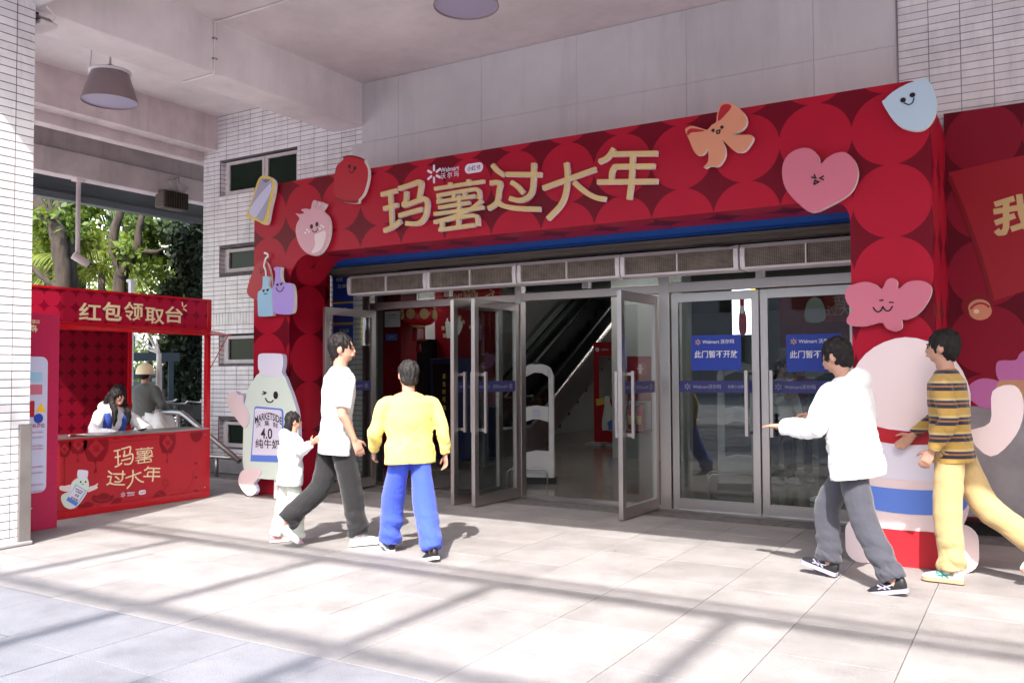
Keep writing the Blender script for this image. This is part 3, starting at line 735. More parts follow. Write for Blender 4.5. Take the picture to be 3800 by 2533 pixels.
Z3=((800,500),1.961)
CY=D-.07
c=Cut('mirror_cutout','gold-rimmed hand mirror cut-out leaning over the left top corner of the arch','cut-out',[(345,297),(395,310),(427,345),(420,430),(395,540),(368,652),(300,627),(228,600),(230,568),(255,505),(285,400),(312,325)],*Z3,CY,'yel')
c.shape('glass',[(332,322),(388,325),(410,350),(400,420),(352,622),(300,606),(245,575),(262,510),(300,400)],'lavd')
c.shape('glass',[(404,352),(408,372),(400,425),(300,596),(262,584),(247,573),(256,530),(330,430)],'lav',.005)
b=MB(); x,z=c.q(370,338); smile(b,c.f,x,z,.05,.014,.006,.006); x1,z1=c.q(357,328); x2,z2=c.q(382,327); smile(b,c.f,x1,z1,.05,.015,.007,.006); smile(b,c.f,x2,z2,.05,.015,.007,.006); c.t.part('face',b,'black')
c=Cut('jar_cutout','glossy red round jar cut-out with smiling face on the arch top edge','cut-out',[(928,170),(935,156),(1000,150),(1080,175),(1084,200),(1108,250),(1106,330),(1078,425),(1042,470),(1030,497),(960,496),(888,478),(880,455),(860,410),(862,330),(880,230),(925,185)],*Z3,CY,'redj')
c.shape('rim',[(928,168),(935,157),(1000,151),(1080,176),(1082,190),(1040,176),(990,164)],'redk'); c.shape('rim',[(880,456),(950,478),(1034,474),(1030,494),(960,492),(888,476)],'redk')
b=MB(); x,z=c.q(973,231); eye(b,c.f,x,z,.018); x,z=c.q(1013,243); eye(b,c.f,x,z,.018); x,z=c.q(990,259); smile(b,c.f,x,z,.075,.03,.010); c.t.part('face',b,'black')
c=Cut('strawberry_cutout','pale pink strawberry cut-out with freckled face at the arch corner','cut-out',[(582,573),(610,607),(590,650),(583,710),(605,790),(650,850),(715,880),(770,850),(810,780),(828,690),(815,600),(775,556),(788,530),(799,505),(792,497),(780,500),(764,530),(750,545),(762,510),(769,493),(760,486),(748,492),(735,520),(722,540),(722,510),(729,484),(718,476),(706,488),(698,515),(690,542),(658,538),(622,545),(645,568),(610,578)],*Z3,CY,'pinkl',n=3)
c.shape('shine',[(720,735),(750,715),(800,700),(795,770),(760,840),(700,860),(725,800)],'pinkp',.002)
b=MB(); x,z=c.q(699,668); eye(b,c.f,x,z,.022); x,z=c.q(738,651); eye(b,c.f,x,z,.022); x,z=c.q(724,690); smile(b,c.f,x,z,.085,.03,.010,ang=.15); c.t.part('face',b,'black')
b=MB()
for p in ((654,714),(668,692),(680,706),(760,684),(770,661),(785,670)): x,z=c.q(*p); c.t.part('freckle',MB().disc(c.f,x,z,.014,.011,0,.004),'white')
Z7=((700,900),2.613)
c=Cut('chili_cutout','plain red rounded cut-out with grumpy face behind the blue bottle','cut-out',[(565,480),(580,400),(618,290),(655,210),(720,170),(770,215),(800,330),(795,470),(720,530),(650,549),(600,530)],*Z7,D-.035,'redj',.03)
b=MB(); x,z=c.q(695,256); b.disc(c.f,x,z,.018,.008,0,.004,rot=-.6); x,z=c.q(726,270); b.disc(c.f,x,z,.018,.008,0,.004,rot=.4); x,z=c.q(702,287); b.disc(c.f,x,z,.012,.014,0,.004); c.t.part('face',b,'black')
P=onY([(735,100),(762,108),(772,126),(768,142),(752,152),(738,200),(735,232),(750,275),(752,325)],*Z7,D-.04); c.t.part('stem_edge',MB().stroke(FY(D-.04),P,.022,0,.008,smooth=3),'cutw')
c=Cut('bottle_cutout','pale blue small-necked bottle cut-out with bored face','cut-out',[(719,348),(722,329),(777,328),(781,350),(776,380),(776,430),(808,452),(813,500),(812,600),(815,690),(806,708),(690,715),(674,700),(670,640),(670,490),(705,455),(716,410)],*Z7,CY,'bblue',n=3)
b=MB(); 
for p in ((727,465),(766,458)): x,z=c.q(*p); b.prism(c.f,[(x-.022,z+.010),(x+.022,z+.014),(x+.010,z-.018),(x-.010,z-.018)],0,.004)
P=onY([(732,498),(762,494)],*Z7,CY); b.stroke(c.f,P,.010,0,.004,round_=True); c.t.part('face',b,'black')
c=Cut('bottle_cutout','broad purple bottle cut-out with smile beside the blue one','cut-out',[(825,262),(832,240),(885,237),(896,250),(893,275),(892,330),(905,378),(935,392),(980,393),(1010,425),(1022,520),(1018,650),(990,688),(900,695),(838,685),(818,662),(812,600),(808,460),(828,405),(840,330),(838,278)],*Z7,D-.09,'lilac',n=3)
b=MB()
for p in ((861,407),(899,399)): x,z=c.q(*p); b.prism(c.f,[(x-.022,z+.008),(x+.022,z+.014),(x+.010,z-.020),(x-.010,z-.018)],0,.004)
x,z=c.q(886,434); smile(b,c.f,x,z,.13,.05,.010); c.t.part('face',b,'black')
ZB=((2400,100),1.4257)
c=Cut('bow_cutout','orange ribbon bow cut-out with open-mouth face on the arch','cut-out',[(203,548),(215,532),(245,525),(300,540),(322,543),(345,518),(367,503),(372,460),(390,412),(415,401),(450,405),(490,432),(522,470),(527,512),(500,548),(450,568),(500,571),(552,572),(562,592),(545,625),(520,655),(490,663),(455,650),(400,598),(414,640),(412,690),(378,736),(335,735),(312,746),(301,740),(325,710),(322,650),(300,672),(270,678),(248,655),(225,600)],*ZB,CY,'orange',n=3)
c.shape('loop',[(213,560),(222,543),(250,537),(308,549),(270,556),(235,560),(217,575)],'redp'); c.shape('loop',[(377,500),(388,430),(412,410),(440,412),(446,425),(425,455)],'redp')
b=MB(); x,z=c.q(351,548); eye(b,c.f,x,z,.015,k=1); x,z=c.q(398,531); eye(b,c.f,x,z,.015,k=1); P=onY([(370,550),(388,546),(385,562),(372,565),(370,550)],*ZB,CY); b.stroke(c.f,P,.010,0,.004); c.t.part('face',b,'black')
c=Cut('heart_cutout','big rose pink heart cut-out with laughing face on the arch','cut-out',[(920,724),(908,685),(872,647),(820,641),(762,665),(725,712),(716,780),(735,855),(792,925),(875,981),(980,940),(1070,885),(1108,825),(1117,760),(1095,700),(1050,664),(1000,668),(955,692)],*ZB,CY,'hpink',n=3)
b=MB()
for pts in ([(870,795),(894,800),(886,780)],[(938,788),(917,800),(938,810)],[(884,835),(890,812),(910,820),(884,835)]): b.stroke(c.f,onY(pts,*ZB,CY),.012,0,.004)
c.t.part('face',b,'black')
c=Cut('drop_cutout','pale blue pointed drop cut-out on the right top corner of the arch','cut-out',[(1245,398),(1258,385),(1300,345),(1380,300),(1470,274),(1482,274),(1512,320),(1532,380),(1533,440),(1510,500),(1470,540),(1420,550),(1350,532),(1302,490),(1268,440)],*ZB,CY,'sky',n=2)
b=MB(); x,z=c.q(1356,388); eye(b,c.f,x,z,.021,k=.9); x,z=c.q(1406,361); eye(b,c.f,x,z,.021,k=.9); x,z=c.q(1388,390); smile(b,c.f,x,z,.075,.032,.008,ang=.35); c.t.part('face',b,'black')
Zf=((0,0),1.0)
c=Cut('cloud_cutout','pink lobed cloud cut-out with sleepy face on the right arch pillar','cut-out',[(3136,1092),(3148,1064),(3206,1045),(3250,1055),(3273,1072),(3290,1040),(3312,1031),(3330,1044),(3333,1073),(3368,1046),(3417,1041),(3452,1057),(3456,1089),(3431,1138),(3396,1173),(3361,1186),(3347,1186),(3347,1216),(3323,1229),(3290,1218),(3270,1196),(3211,1210),(3152,1206),(3142,1182),(3162,1150),(3142,1122)],*Zf,CY,'hpink',n=3)
b=MB(); x,z=c.q(3276,1131); smile(b,c.f,x-.035,z-.018,.07,.035,.011); smile(b,c.f,x+.035,z-.014,.07,.035,.011)
for p in ([(3263,1115),(3279,1113)],[(3299,1121),(3317,1122)]): b.stroke(c.f,onY(p,*Zf,CY),.011,0,.004)
c.t.part('face',b,'black')
# ---- milk bottle standee
ZM=((500,1250),2.4117); MY=7.22
fm=FY(MY)
def mp(zs): return onY(zs,*ZM,MY)
t=T('bottle_standee','tall mint milk bottle standee winking and waving beside the arch','standee',(-7.6,MY,0))
t.part('body',MB().prism(fm,cat(mp([(1122,322),(1060,390),(1012,470),(986,590),(974,720),(970,900),(966,1100),(985,1200),(1040,1250),(1250,1275),(1420,1250),(1462,1150),(1468,900),(1456,700),(1420,560),(1375,440),(1312,325)]),3),-.05,0,0,1),['mint','lav'])
t.part('cap',MB().prism(fm,cat(mp([(1108,180),(1125,150),(1180,146),(1300,150),(1328,175),(1330,250),(1318,318),(1330,330),(1290,350),(1180,348),(1118,330),(1122,305),(1108,280)]),3),-.055,.006,0,1),['pwhite','lav'])
t.part('arm',MB().prism(fm,cat(mp([(835,520),(868,492),(910,488),(936,518),(958,515),(978,535),(978,580),(1000,630),(1030,690),(1024,765),(985,812),(930,750),(870,670),(828,580)]),3),-.045,.010,0,1),['pinkp','lav'])
t.part('leg',MB().prism(fm,cat(mp([(975,1190),(940,1240),(934,1300),(966,1365),(1018,1415),(1062,1411),(1092,1380),(1085,1330),(1072,1308),(1105,1265),(1140,1200),(1060,1170)]),3),-.045,.010,0,1),['pinkp','lav'])
t.part('leg',MB().prism(fm,cat(mp([(1290,1200),(1300,1280),(1330,1330),(1325,1375),(1360,1412),(1420,1405),(1460,1350),(1450,1260),(1440,1190)]),3),-.045,.010,0,1),['pinkp','lav'])
b=MB(); q0=mp([(1078,625),(1325,645),(1330,700),(1322,1060),(1048,1050)]); 
lb=t.part('label',MB().prism(fm,mp([(1074,640),(1082,622),(1100,620),(1310,640),(1328,652),(1332,680),(1334,1120),(1040,1110)]),0,.008),'lblue'); t.part('label_sheet',MB().prism(fm,mp([(1082,650),(1092,636),(1305,654),(1320,668),(1322,1060),(1056,1052)]),.008,.011),'pwhite',parent=lb)
b=MB(); c0=mp([(1202,708)])[0]; txt(b,'MARKETSIDE',fm,c0[0],c0[1],w=.44,h=.085,bold=.02,d=.0125,arc=.055)
c0=mp([(1190,770)])[0]; txt(b,'沃  集  鲜',fm,c0[0],c0[1],w=.36,h=.065,bold=.006,d=.0125,arc=.03); c0=mp([(1186,862)])[0]; txt(b,'4.0',fm,c0[0],c0[1],w=.19,h=.125,bold=.02,d=.0125); c0=mp([(1195,955)])[0]; txt(b,'纯牛奶',fm,c0[0],c0[1],w=.40,h=.11,bold=.015,d=.0125); t.part('lettering',b,'black',parent=lb)
b=MB(); b.stroke(fm,mp([(1150,487),(1176,497),(1158,506)]),.014,0,.006); b.stroke(fm,mp([(1142,512),(1172,508)]),.012,0,.006); c0=mp([(1263,520)])[0]; b.disc(fm,c0[0],c0[1],.036,.045,0,.006)
b.stroke(fm,mp([(1172,548),(1185,572),(1208,583),(1230,578),(1240,565)]),.014,0,.006,smooth=3,round_=True); t.part('face',b,'black')
t.part('foot_plate',MB().box(-7.95,-7.1,MY-.02,MY+.32,0.0,.012),'steeld'); t.part('prop',MB().box(-7.62,-7.56,MY+.05,MY+.2,.012,1.2),'cutw')
# ---- plain standee on the right (mascot of the photo left out: a plain board in its colours)
t=T('plain_standee','pale pink cut-out board with blue and red lower part behind the right walkers','standee',(-.85,7.05,0)); f=FY(7.05)
t.part('board',MB().prism(f,cat([(-1.16,.9),(-1.24,1.28),(-1.10,1.58),(-.82,1.70),(-.54,1.58),(-.40,1.28),(-.46,.92),(-.42,.55),(-.50,.30),(-.82,.24),(-1.14,.30),(-1.22,.55)],4),-.04,0,0,1),['pinkp','cutw'])
t.part('lower_band',MB().prism(f,cat([(-1.21,.60),(-1.05,.58),(-.82,.57),(-.6,.58),(-.43,.60),(-.43,.50),(-.51,.42),(-.82,.39),(-1.13,.42),(-1.22,.5)],3),0,.006),'lblue')
t.part('print_panel',MB().prism(f,rrect(-1.03,-.62,.64,1.02,.05),0,.004),'pwhite'); t.part('print_band',MB().prism(f,cat([(-1.17,1.05),(-.82,1.0),(-.46,1.06),(-.47,.95),(-.82,.90),(-1.15,.95)],3),0,.008),'redp'); t.part('print_disc',MB().disc(f,-.56,1.0,.06,.06,.008,.012),'yel')
t.part('base',MB().prism(f,cat([(-1.16,.26),(-.86,.27),(-.56,.26),(-.50,.14),(-.62,.02),(-.86,0),(-1.1,.02),(-1.22,.14)],4),-.04,.004,0,1),['redp','cutw'])
for sx in (-1,1): t.part('foot',MB().prism(f,rrect(-.82+sx*.33-.12,-.82+sx*.33+.12,.0,.34,.11),-.04,.008,0,1),['pinkp','cutw'])
t.part('side_lobe',MB().prism(f,cat([(-.42,1.0),(-.28,1.08),(-.26,1.3),(-.12,1.34),(-.07,1.2),(-.12,1.0),(-.28,.84)],4),-.04,.008,0,1),['pinkp','cutw'])
# ---- poster wall on the right
t=T('poster_wall','dark red poster wall with drum picture at the right edge','poster wall',(.8,8.75,0)); f=FY(8.76)
t.part('panel',MB().fbox(f,-.66,3,1.135,3.79,-.02,0),'redw')
P=[(lambda q:(q.x,q.z))(py(*p,8.75)) for p in ((3518,640),(3800,575),(3930,560),(3930,1060),(3800,1080),(3688,1115))]
t.part('print_flag',MB().prism(f,P,.0005,.003),'redm')
P=[(lambda q:(q.x,q.z))(py(*p,8.75)) for p in ((3522,655),(3575,780),(3640,960),(3682,1110))]; t.part('print_string',MB().stroke(f,P,.035,.003,.005),'redk')
P=[(lambda q:(q.x,q.z))(py(3300+x/1.96,700+y/1.96,8.75)) for x,y in ((665,880),)]
def wp(x,y): q=py(3300+x/1.96,700+y/1.96,8.75); return (q.x,q.z)
x,z=wp(637,850); b=MB().disc(f,x,z,.125,.11,.003,.005); t.part('bead_shadow',b,'redk')
x,z=wp(655,865); b=MB().disc(f,x,z,.088,.075,.005,.007); bd=t.part('bead',b,'tan'); x,z=wp(662,890); t.part('bead_top',MB().disc(f,x,z,.090,.080,.007,.009),'orange',parent=bd); t.part('bead_band',MB().stroke(f,[wp(590,875),wp(620,845),(wp(660,832)),wp(700,840),wp(728,862)],.018,.009,.011,smooth=3),'redp',parent=bd); x,z=wp(634,892); t.part('bead_shine',MB().disc(f,x,z,.022,.02,.009,.0105),'cream',parent=bd)
b=MB()
for s in ([(765,115),(910,70)],[(758,168),(985,130)],[(850,90),(850,280),(835,318),(800,322),(778,300)],[(768,250),(915,195)],[(945,40),(960,180),(1000,290)],[(885,295),(960,270),(1040,215)]): b.brush(f,[wp(*p) for p in s],.050,.003,.006+.001*len(b.f)/60)
t.part('lettering',b,'gold')
def blob(name,pts,m,d): t.part(name,MB().prism(f,cat([wp(*p) for p in pts],3),.001,d),m)
blob('cloud_print',[(560,1500),(580,1430),(650,1385),(720,1380),(800,1400),(900,1450),(900,1560),(700,1600)],'magen',.003)
blob('cloud_print',[(775,1300),(800,1250),(920,1245),(960,1190),(1100,1150),(1100,1480),(860,1440),(790,1380)],'magen',.0045)
P=rrect(wp(780,1390)[0],wp(780,1390)[0]+1.2,wp(780,1600)[1],wp(780,1390)[1],.05); t.part('block_print',MB().prism(f,P,.001,.006),'tan')
t.part('plinth',MB().fbox(f,-.66,3,.14,1.132,-.02,-.001),'conc'); t.part('skirting',MB().fbox(f,-.66,3,0,.138,-.10,-.03),'dark')
t2=T('kick_rail','low steel kick rail at the foot of the concrete plinth','rail',(.6,8.6,0)); t2.part('bar',MB().tube([(-.6,8.64,.15),(3,8.64,.15)],.022,8),'steel')
for x in (-.3,.6,1.5): t2.part('bracket',MB().box(x-.01,x+.01,8.64,8.78,.14,.16),'steeld')

# ================================================================ RED STALL
SX=-8.40; Y0,Y1=4.60,7.0; SB=-9.93
t=T('red_stall','red gift stall with counter and sign 红包领取台, left of the arch','stall',(-9.1,5.8,0)); f=FX(SX)
for y in (Y0,Y1-.055): t.part('post',MB().box(SX-.055,SX,y,y+.055,0,2.32),'redf',bev=.004)
for y in (Y0,Y1-.045): t.part('post',MB().box(SB,SB+.045,y,y+.045,0,2.30),'redf')
hd=t.part('header',MB().box(SX-.03,SX-.004,Y0+.055,Y1-.002,1.985,2.315),'redst')
t.part('header_frame',MB().box(SX-.03,SX+.006,Y0,Y1,2.312,2.335).box(SX-.03,SX+.006,Y0,Y1,1.965,1.988).box(SX-.03,SX+.006,Y1-.016,Y1+.002,1.988,2.312),'redf')
t.part('side_header',MB().box(SB,SX-.03,Y0,Y0+.03,1.985,2.285).box(SB,SX-.03,Y1-.03,Y1,1.985,2.285),'redst')
t.part('fascia_rail',MB().box(SX-.03,SX+.02,Y0,Y1+.02,1.905,1.945),'redf'); t.part('awning',MB().prism(Fr((0,Y0,0),(1,0,0),(0,0,1),(0,1,0)),[(SX+.005,1.962),(SX+.29,1.905),(SX+.29,1.895),(SX+.005,1.950)],0,Y1-Y0+.05),'redf')
t.part('awning_arm',MB().tube([(SX+.27,Y1+.02,1.90),(SX-.01,Y1-.01,1.50)],.006,6),'redf')
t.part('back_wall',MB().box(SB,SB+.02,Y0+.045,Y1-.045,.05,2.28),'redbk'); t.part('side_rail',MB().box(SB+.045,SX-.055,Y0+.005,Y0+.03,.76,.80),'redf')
t.part('counter_top',MB().box(SX-.42,SX+.012,Y0+.02,Y1-.03,.798,.818),'steel'); t.part('counter_edge',MB().box(SX-.012,SX+.004,Y0+.06,Y1-.06,.775,.797),'redf')
pn=t.part('counter_panel',MB().box(SX-.02,SX-.004,Y0+.056,Y1-.056,.085,.775),'redp')
t.part('skirting',MB().box(SX-.03,SX+.002,Y0,Y1,0.0,.083),'redf',bev=.004); t.part('inner_frame',MB().box(SX-.5,SX-.06,Y1-.045,Y1-.01,.05,.10),'redf')
for z in (.74,.12): t.part('screw',MB().disc(f,Y1-.075,z,.007,.007,0,.004),'steel')
# header characters
ZH=((200,1050),3.922)
b=MB(); Hh=lambda x,y:(lambda q:(q.y,q.z))(px(200+x/3.922,1050+y/3.922,SX))
for chh,(x0,y0,x1,y1) in zip('红包领取台',((362,290,686,540),(702,278,988,548),(1018,278,1302,550),(1326,360,1605,594),(1620,340,1876,580))):
    c0=Hh((x0+x1)/2,(y0+y1)/2); w_=Hh(x1,y1)[0]-Hh(x0,y1)[0]; h_=Hh((x0+x1)/2,y0)[1]-Hh((x0+x1)/2,y1)[1]
    txt(b,chh,f,c0[0],c0[1],w=w_,h=h_,bold=(.028 if chh=='包' else .017),d=.004)
for p,q in (((1866,280),(1872,330)),((1925,322),(1888,350)),((1886,375),(1925,404))): b.stroke(f,[Hh(*p),Hh(*q)],.014,0,.004,round_=True)
t.part('lettering',b,'cream',parent=hd)
# counter print
ZC=((200,1550),3.92)
def cp(x,y): q=px(200+x/3.92,1550+y/3.92,SX); return (q.y,q.z)
def cps(pts): return [cp(*p) for p in pts]
cd=-.0035
def cpr(name,pts,m,d,n=3): return t.part(name,MB().prism(f,cat(cps(pts),n) if n>1 else cps(pts),-.004,d-.004),m,parent=pn)
for ctr,sx,sy,k in (((615,445),1,1,'福'),((355,385),.72,.72,'福'),((155,455),.52,.6,'福'),((1655,360),.66,.82,'福')):
    cx,cy=ctr
    body=[(cx-150*sx,cy-190*sy),(cx+150*sx,cy-190*sy),(cx+180*sx,cy-140*sy),(cx+175*sx,cy+30*sy),(cx+110*sx,cy+150*sy),(cx+80*sx,cy+185*sy),(cx-100*sx,cy+185*sy),(cx-130*sx,cy+140*sy),(cx-180*sx,cy+20*sy),(cx-175*sx,cy-140*sy)]
    body=[(max(p[0],92),max(p[1],175)) for p in body]
    cpr('lantern_print',body,'redk',.0008)
    cpr('lantern_diamond',[(max(cx-118*sx,92),cy),(cx,cy-138*sy),(cx+122*sx,cy-8),(cx,cy+130*sy)],'redp',.0016,1)
    bb=MB(); c0=cp(cx,cy); w_=cp(cx+50*sx,cy)[0]-cp(cx-50*sx,cy)[0]; txt(bb,k,f,c0[0],c0[1],w=w_,h=w_*.95,bold=.02,d=-.0018); t.part('lettering',bb,'redk',parent=pn)
    cpr('tassel_print',[(cx-30*sx,cy+185*sy),(cx-8*sx,cy+260*sy),(cx-35*sx,cy+350*sy),(cx+15*sx,cy+345*sy),(cx+5*sx,cy+260*sy),(cx,cy+185*sy)],'redk',.0008)
for x in (912,1115,1312,1505): cpr('notch_print',[(x-52,315-(x-912)*.09),(x-18,275-(x-912)*.09),(x,242-(x-912)*.09),(x+20,270-(x-912)*.09),(x+52,300-(x-912)*.09)],'redk',.0008,1)
t.part('border_print',MB().stroke(f,cps([(800,360),(1540,298)]),.006,-.004,-.003).stroke(f,cps([(1000,1225),(1450,1160)]),.006,-.004,-.003).stroke(f,cps([(2025,770),(2022,900),(1990,950),(1960,1010),(1920,1080),(1700,1125)]),.006,-.004,-.003).stroke(f,cps([(230,505),(170,560),(155,640),(155,980)]),.006,-.004,-.003),'redk',parent=pn)
cpr('ingot_print',[(560,1130),(600,1120),(640,1130),(680,1100),(730,1088),(790,1100),(820,1125),(870,1118),(868,1170),(820,1210),(700,1240),(600,1225),(555,1190)],'redk',.0008); cpr('ingot_print',[(350,1260),(420,1255),(470,1215),(530,1222),(590,1255),(560,1300),(460,1335),(370,1330)],'redk',.0008)
cpr('blossom_print',[(880,1180),(920,1160),(980,1170),(985,1220),(1000,1260),(900,1290),(820,1270)],'redk',.0009)
t.part('ingot_shine',MB().stroke(f,cps([(610,1160),(650,1190),(720,1195),(780,1185),(815,1150)]),.007,-.003,-.0022,smooth=2).stroke(f,cps([(370,1300),(430,1325),(520,1310),(580,1260)]),.007,-.003,-.0022,smooth=2).stroke(f,cps([(612,1325),(625,1285),(665,1272),(708,1290),(706,1312)]),.012,-.003,-.0022,smooth=2),'redp',parent=pn)
cpr('blossom_print',[(1985,230),(2010,170),(2070,150),(2130,175),(2165,240),(2120,330),(2050,350),(2000,300)],'redk',.0008)
for cy in (540,740,945): cpr('disc_print',[(2135+85*math.cos(R(a)),cy+98*math.sin(R(a))) for a in range(0,360,30)],'redp',.0014,1)
for cy in (640,845,1040): cpr('star_print',[(2070,cy),(2110,cy+10),(2130,cy+45),(2100,cy+50),(2050,cy+35),(2040,cy)],'redk',.001,1)
b=MB()
for i in range(16): a=R(22.5*i); b.stroke(f,cps([(1625+22*math.cos(a),945+26*math.sin(a)),(1625+64*math.cos(a),945+76*math.sin(a))]),.005,-.004,-.003)
b.stroke(f,cps([(1618,1010),(1595,1085)]),.005,-.004,-.003); t.part('firework_print',b,'redk',parent=pn)
cpr('cracker_print',[(1440,1180),(1500,1070),(1540,1040),(1600,1050),(1640,1110),(1640,1160),(1800,1125),(1800,1140),(1640,1175)],'redk',.0008); t.part('cracker_ring',MB().stroke(f,cps([(1510,1060),(1560,1042),(1620,1075),(1640,1125),(1600,1135),(1540,1110),(1510,1060)]),.006,-.0032,-.0024,smooth=2),'redp',parent=pn)
# bottle print
cpr('bottle_print',[(350,870),(270,930),(245,1000),(240,1060),(130,1110),(105,1180),(150,1280),(230,1322),(310,1305),(380,1240),(470,1110),(510,1000),(505,920),(470,865)],'mint',.0016)
cpr('cap_print',[(345,860),(350,770),(375,752),(480,762),(500,785),(492,850),(478,875),(420,880)],'pwhite',.0026)
cpr('arm_print',[(92,990),(170,985),(240,968),(255,1000),(235,1060),(180,1070),(92,1045)],'pinkp',.0026); cpr('arm_print',[(515,1000),(590,980),(635,950),(645,962),(628,985),(640,1010),(615,1032),(560,1055),(500,1078),(505,1040)],'pinkp',.0026)
cpr('label_print',[(322,965),(475,1058),(325,1285),(180,1195)],'lblue',.0026,1); cpr('label_sheet_print',[(326,978),(462,1060),(352,1228),(212,1142)],'pwhite',.0032,1)
ang=-.52; b=MB()
for s_,x,y,w_,h_ in (('MARKETSIDE',372,1052,.095,.016),('沃集鲜',360,1082,.08,.016),('4.0',335,1125,.048,.026),('纯牛奶',300,1178,.085,.026)):
    c0=cp(x,y); txt(b,s_,f,c0[0],c0[1],w=w_,h=h_,bold=.03,d=-.0002,ang=ang)
t.part('lettering',b,'black',parent=pn)
b=MB()
for p in ((390,928),(464,928)): c0=cp(*p); b.disc(f,c0[0],c0[1],.009,.010,-.003,-.0008)
b.stroke(f,cps([(400,948),(415,964),(432,962),(440,952)]),.004,-.003,-.0008,smooth=2); t.part('face_print',b,'black',parent=pn)
# the five characters again, small
def place_char(ch,box,th):
    P=[p for s in GLP[ch] for p in s]; ax0=min(p[0] for p in P);ax1=max(p[0] for p in P);az0=min(p[1] for p in P);az1=max(p[1] for p in P)
    (bx0,by0,bx1,by1)=box; A=cp(bx0,by1); B=cp(bx1,by0); A=(cp(bx0,(by0+by1)/2)[0],cp((bx0+bx1)/2,by1)[1]); B=(cp(bx1,(by0+by1)/2)[0],cp((bx0+bx1)/2,by0)[1])
    b=MB()
    for i,s in enumerate(GLP[ch]):
        q=[(A[0]+(p[0]-ax0)/(ax1-ax0)*(B[0]-A[0]),A[1]+(p[1]-az0)/(az1-az0)*(B[1]-A[1])) for p in s]
        b.brush(f,q,th*.86,-.0035,-.001+.0003*i,smooth=(3 if i in SMOOTH[ch] else 0))
    t.part('character',b,'cream',parent=pn)
for ch,box,th in (('玛',(872,425,1150,700),.018),('薯',(1190,428,1445,650),.0125),('过',(770,755,1040,985),.018),('大',(1045,750,1310,1010),.018),('年',(1305,700,1548,925),.018)): place_char(ch,box,th)
b=MB(); c0=cp(1008,1115); spark(b,f,c0[0],c0[1],.028,-.001); c0=cp(1120,1085); txt(b,'Walmart',f,c0[0],c0[1],w=.095,bold=.04,d=-.001); c0=cp(1120,1120); txt(b,'沃尔玛',f,c0[0],c0[1],w=.085,h=.02,bold=.02,d=-.001)
t.part('logo_print',b,'pwhite',parent=pn)
c0=cp(1288,1080); w_=.042; t.part('badge_print',MB().prism(f,rrect(c0[0]-.044,c0[0]+.044,c0[1]-.024,c0[1]+.024,.023,6),-.0035,-.001),'pwhite',parent=pn); b=MB(); txt(b,'小红书',f,c0[0],c0[1],w=.062,bold=.03,d=-.0003); t.part('lettering',b,'redp',parent=pn)
t2=T('paper_sheet','small white paper lying on the steel counter','paper',(-8.5,5.45,.82)); t2.part('sheet',MB().box(-8.60,-8.45,5.36,5.52,.8185,.824),'white')
# ---- tall red information board next to the pillar
t=T('info_board','tall rose red information board standing between pillar and stall','board',(-7.98,4.5,0)); f=Fr((-7.985,0,0),(0,1,0),(0,0,1),(1,0,0))
t.part('panel',MB().fbox(f,4.02,4.872,.005,2.025,-.03,0),'rpost')
sh=t.part('sheet',MB().prism(f,rrect(4.10,4.76,.355,1.62,.06),0,.003),'lav')
def ib(x,y): q=px(x/2.613,1500+y/2.613,-7.985); return (q.y,q.z)
for (x0,y0,x1,y1),m in (((112,1380,156,1417),'bblue'),((112,1426,156,1464),'hpink')):
    a=(lambda q:(q.y,q.z))(px(x0,y1,-7.985)); c0=(lambda q:(q.y,q.z))(px(x1,y0,-7.985)); t.part('picture',MB().prism(f,rrect(a[0]-.03,c0[0],a[1],c0[1],.01),.003,.006),m,parent=sh)
c0=ib(370,135); t.part('picture',MB().disc(f,c0[0],c0[1],.045,.045,.003,.006),'wblue',parent=sh); a=ib(395,30); t.part('picture',MB().prism(f,[(a[0]-.05,a[1]-.04),(a[0]+.05,a[1]-.045),(a[0],a[1]+.045)],.003,.006),'amber',parent=sh)
a=ib(300,60); t.part('picture',MB().fbox(f,a[0]-.05,a[0]+.03,a[1]-.06,a[1]+.09,.003,.006),'redp',parent=sh)
b=MB(); c0=ib(350,205); txt(b,'联名周边',f,c0[0],c0[1],w=.16,bold=.02,d=.005)
for y in (270,316,400,428,604,660,776,840): c0=ib(360,y); txt(b,'每日限量 先到先得 送完即止',f,c0[0]-.05,c0[1],w=.22,h=.017,bold=0,d=.005)
t.part('lettering',b,'redm',parent=sh)
b=MB(); c0=(lambda q:(q.y,q.z))(px(133,1193,-7.985)); txt(b,'主题店',f,c0[0]-.02,c0[1],w=.11,bold=.01,d=.004); c0=(lambda q:(q.y,q.z))(px(124,1220,-7.985)); txt(b,'岛',f,c0[0],c0[1],w=.07,bold=.02,d=.004); c0=ib(292,1028); txt(b,'年',f,c0[0]-.01,c0[1],w=.06,bold=.02,d=.004); t.part('lettering',b,'cream')
t.part('stay',MB().box(-8.15,-8.015,4.3,4.33,0,1.2),'steeld')
# ================================================================ SHOP HALL (behind the doors)
hf=MB(); hf.box(-10.7,4,8.94,26,-.02,-.002); struct(hf.build('hall_floor','hallf'))
hf=MB(); hf.box(-10.7,4,9.0,26,3.25,3.4); struct(hf.build('hall_ceiling','hallc'))
hf=MB(); hf.box(-10.7,-10.6,9.25,26,0,3.25).box(3.9,4,8.9,26,0,3.25).box(-10.6,4,25.9,26,0,3.25); struct(hf.build('hall_wall','hallw'))
hf=MB(); hf.box(-9.75,-9.6,14.5,25.9,0,3.25); struct(hf.build('hall_side_wall','hallw'))
def P2(x,y,Y): q=py(x,y,Y); return q
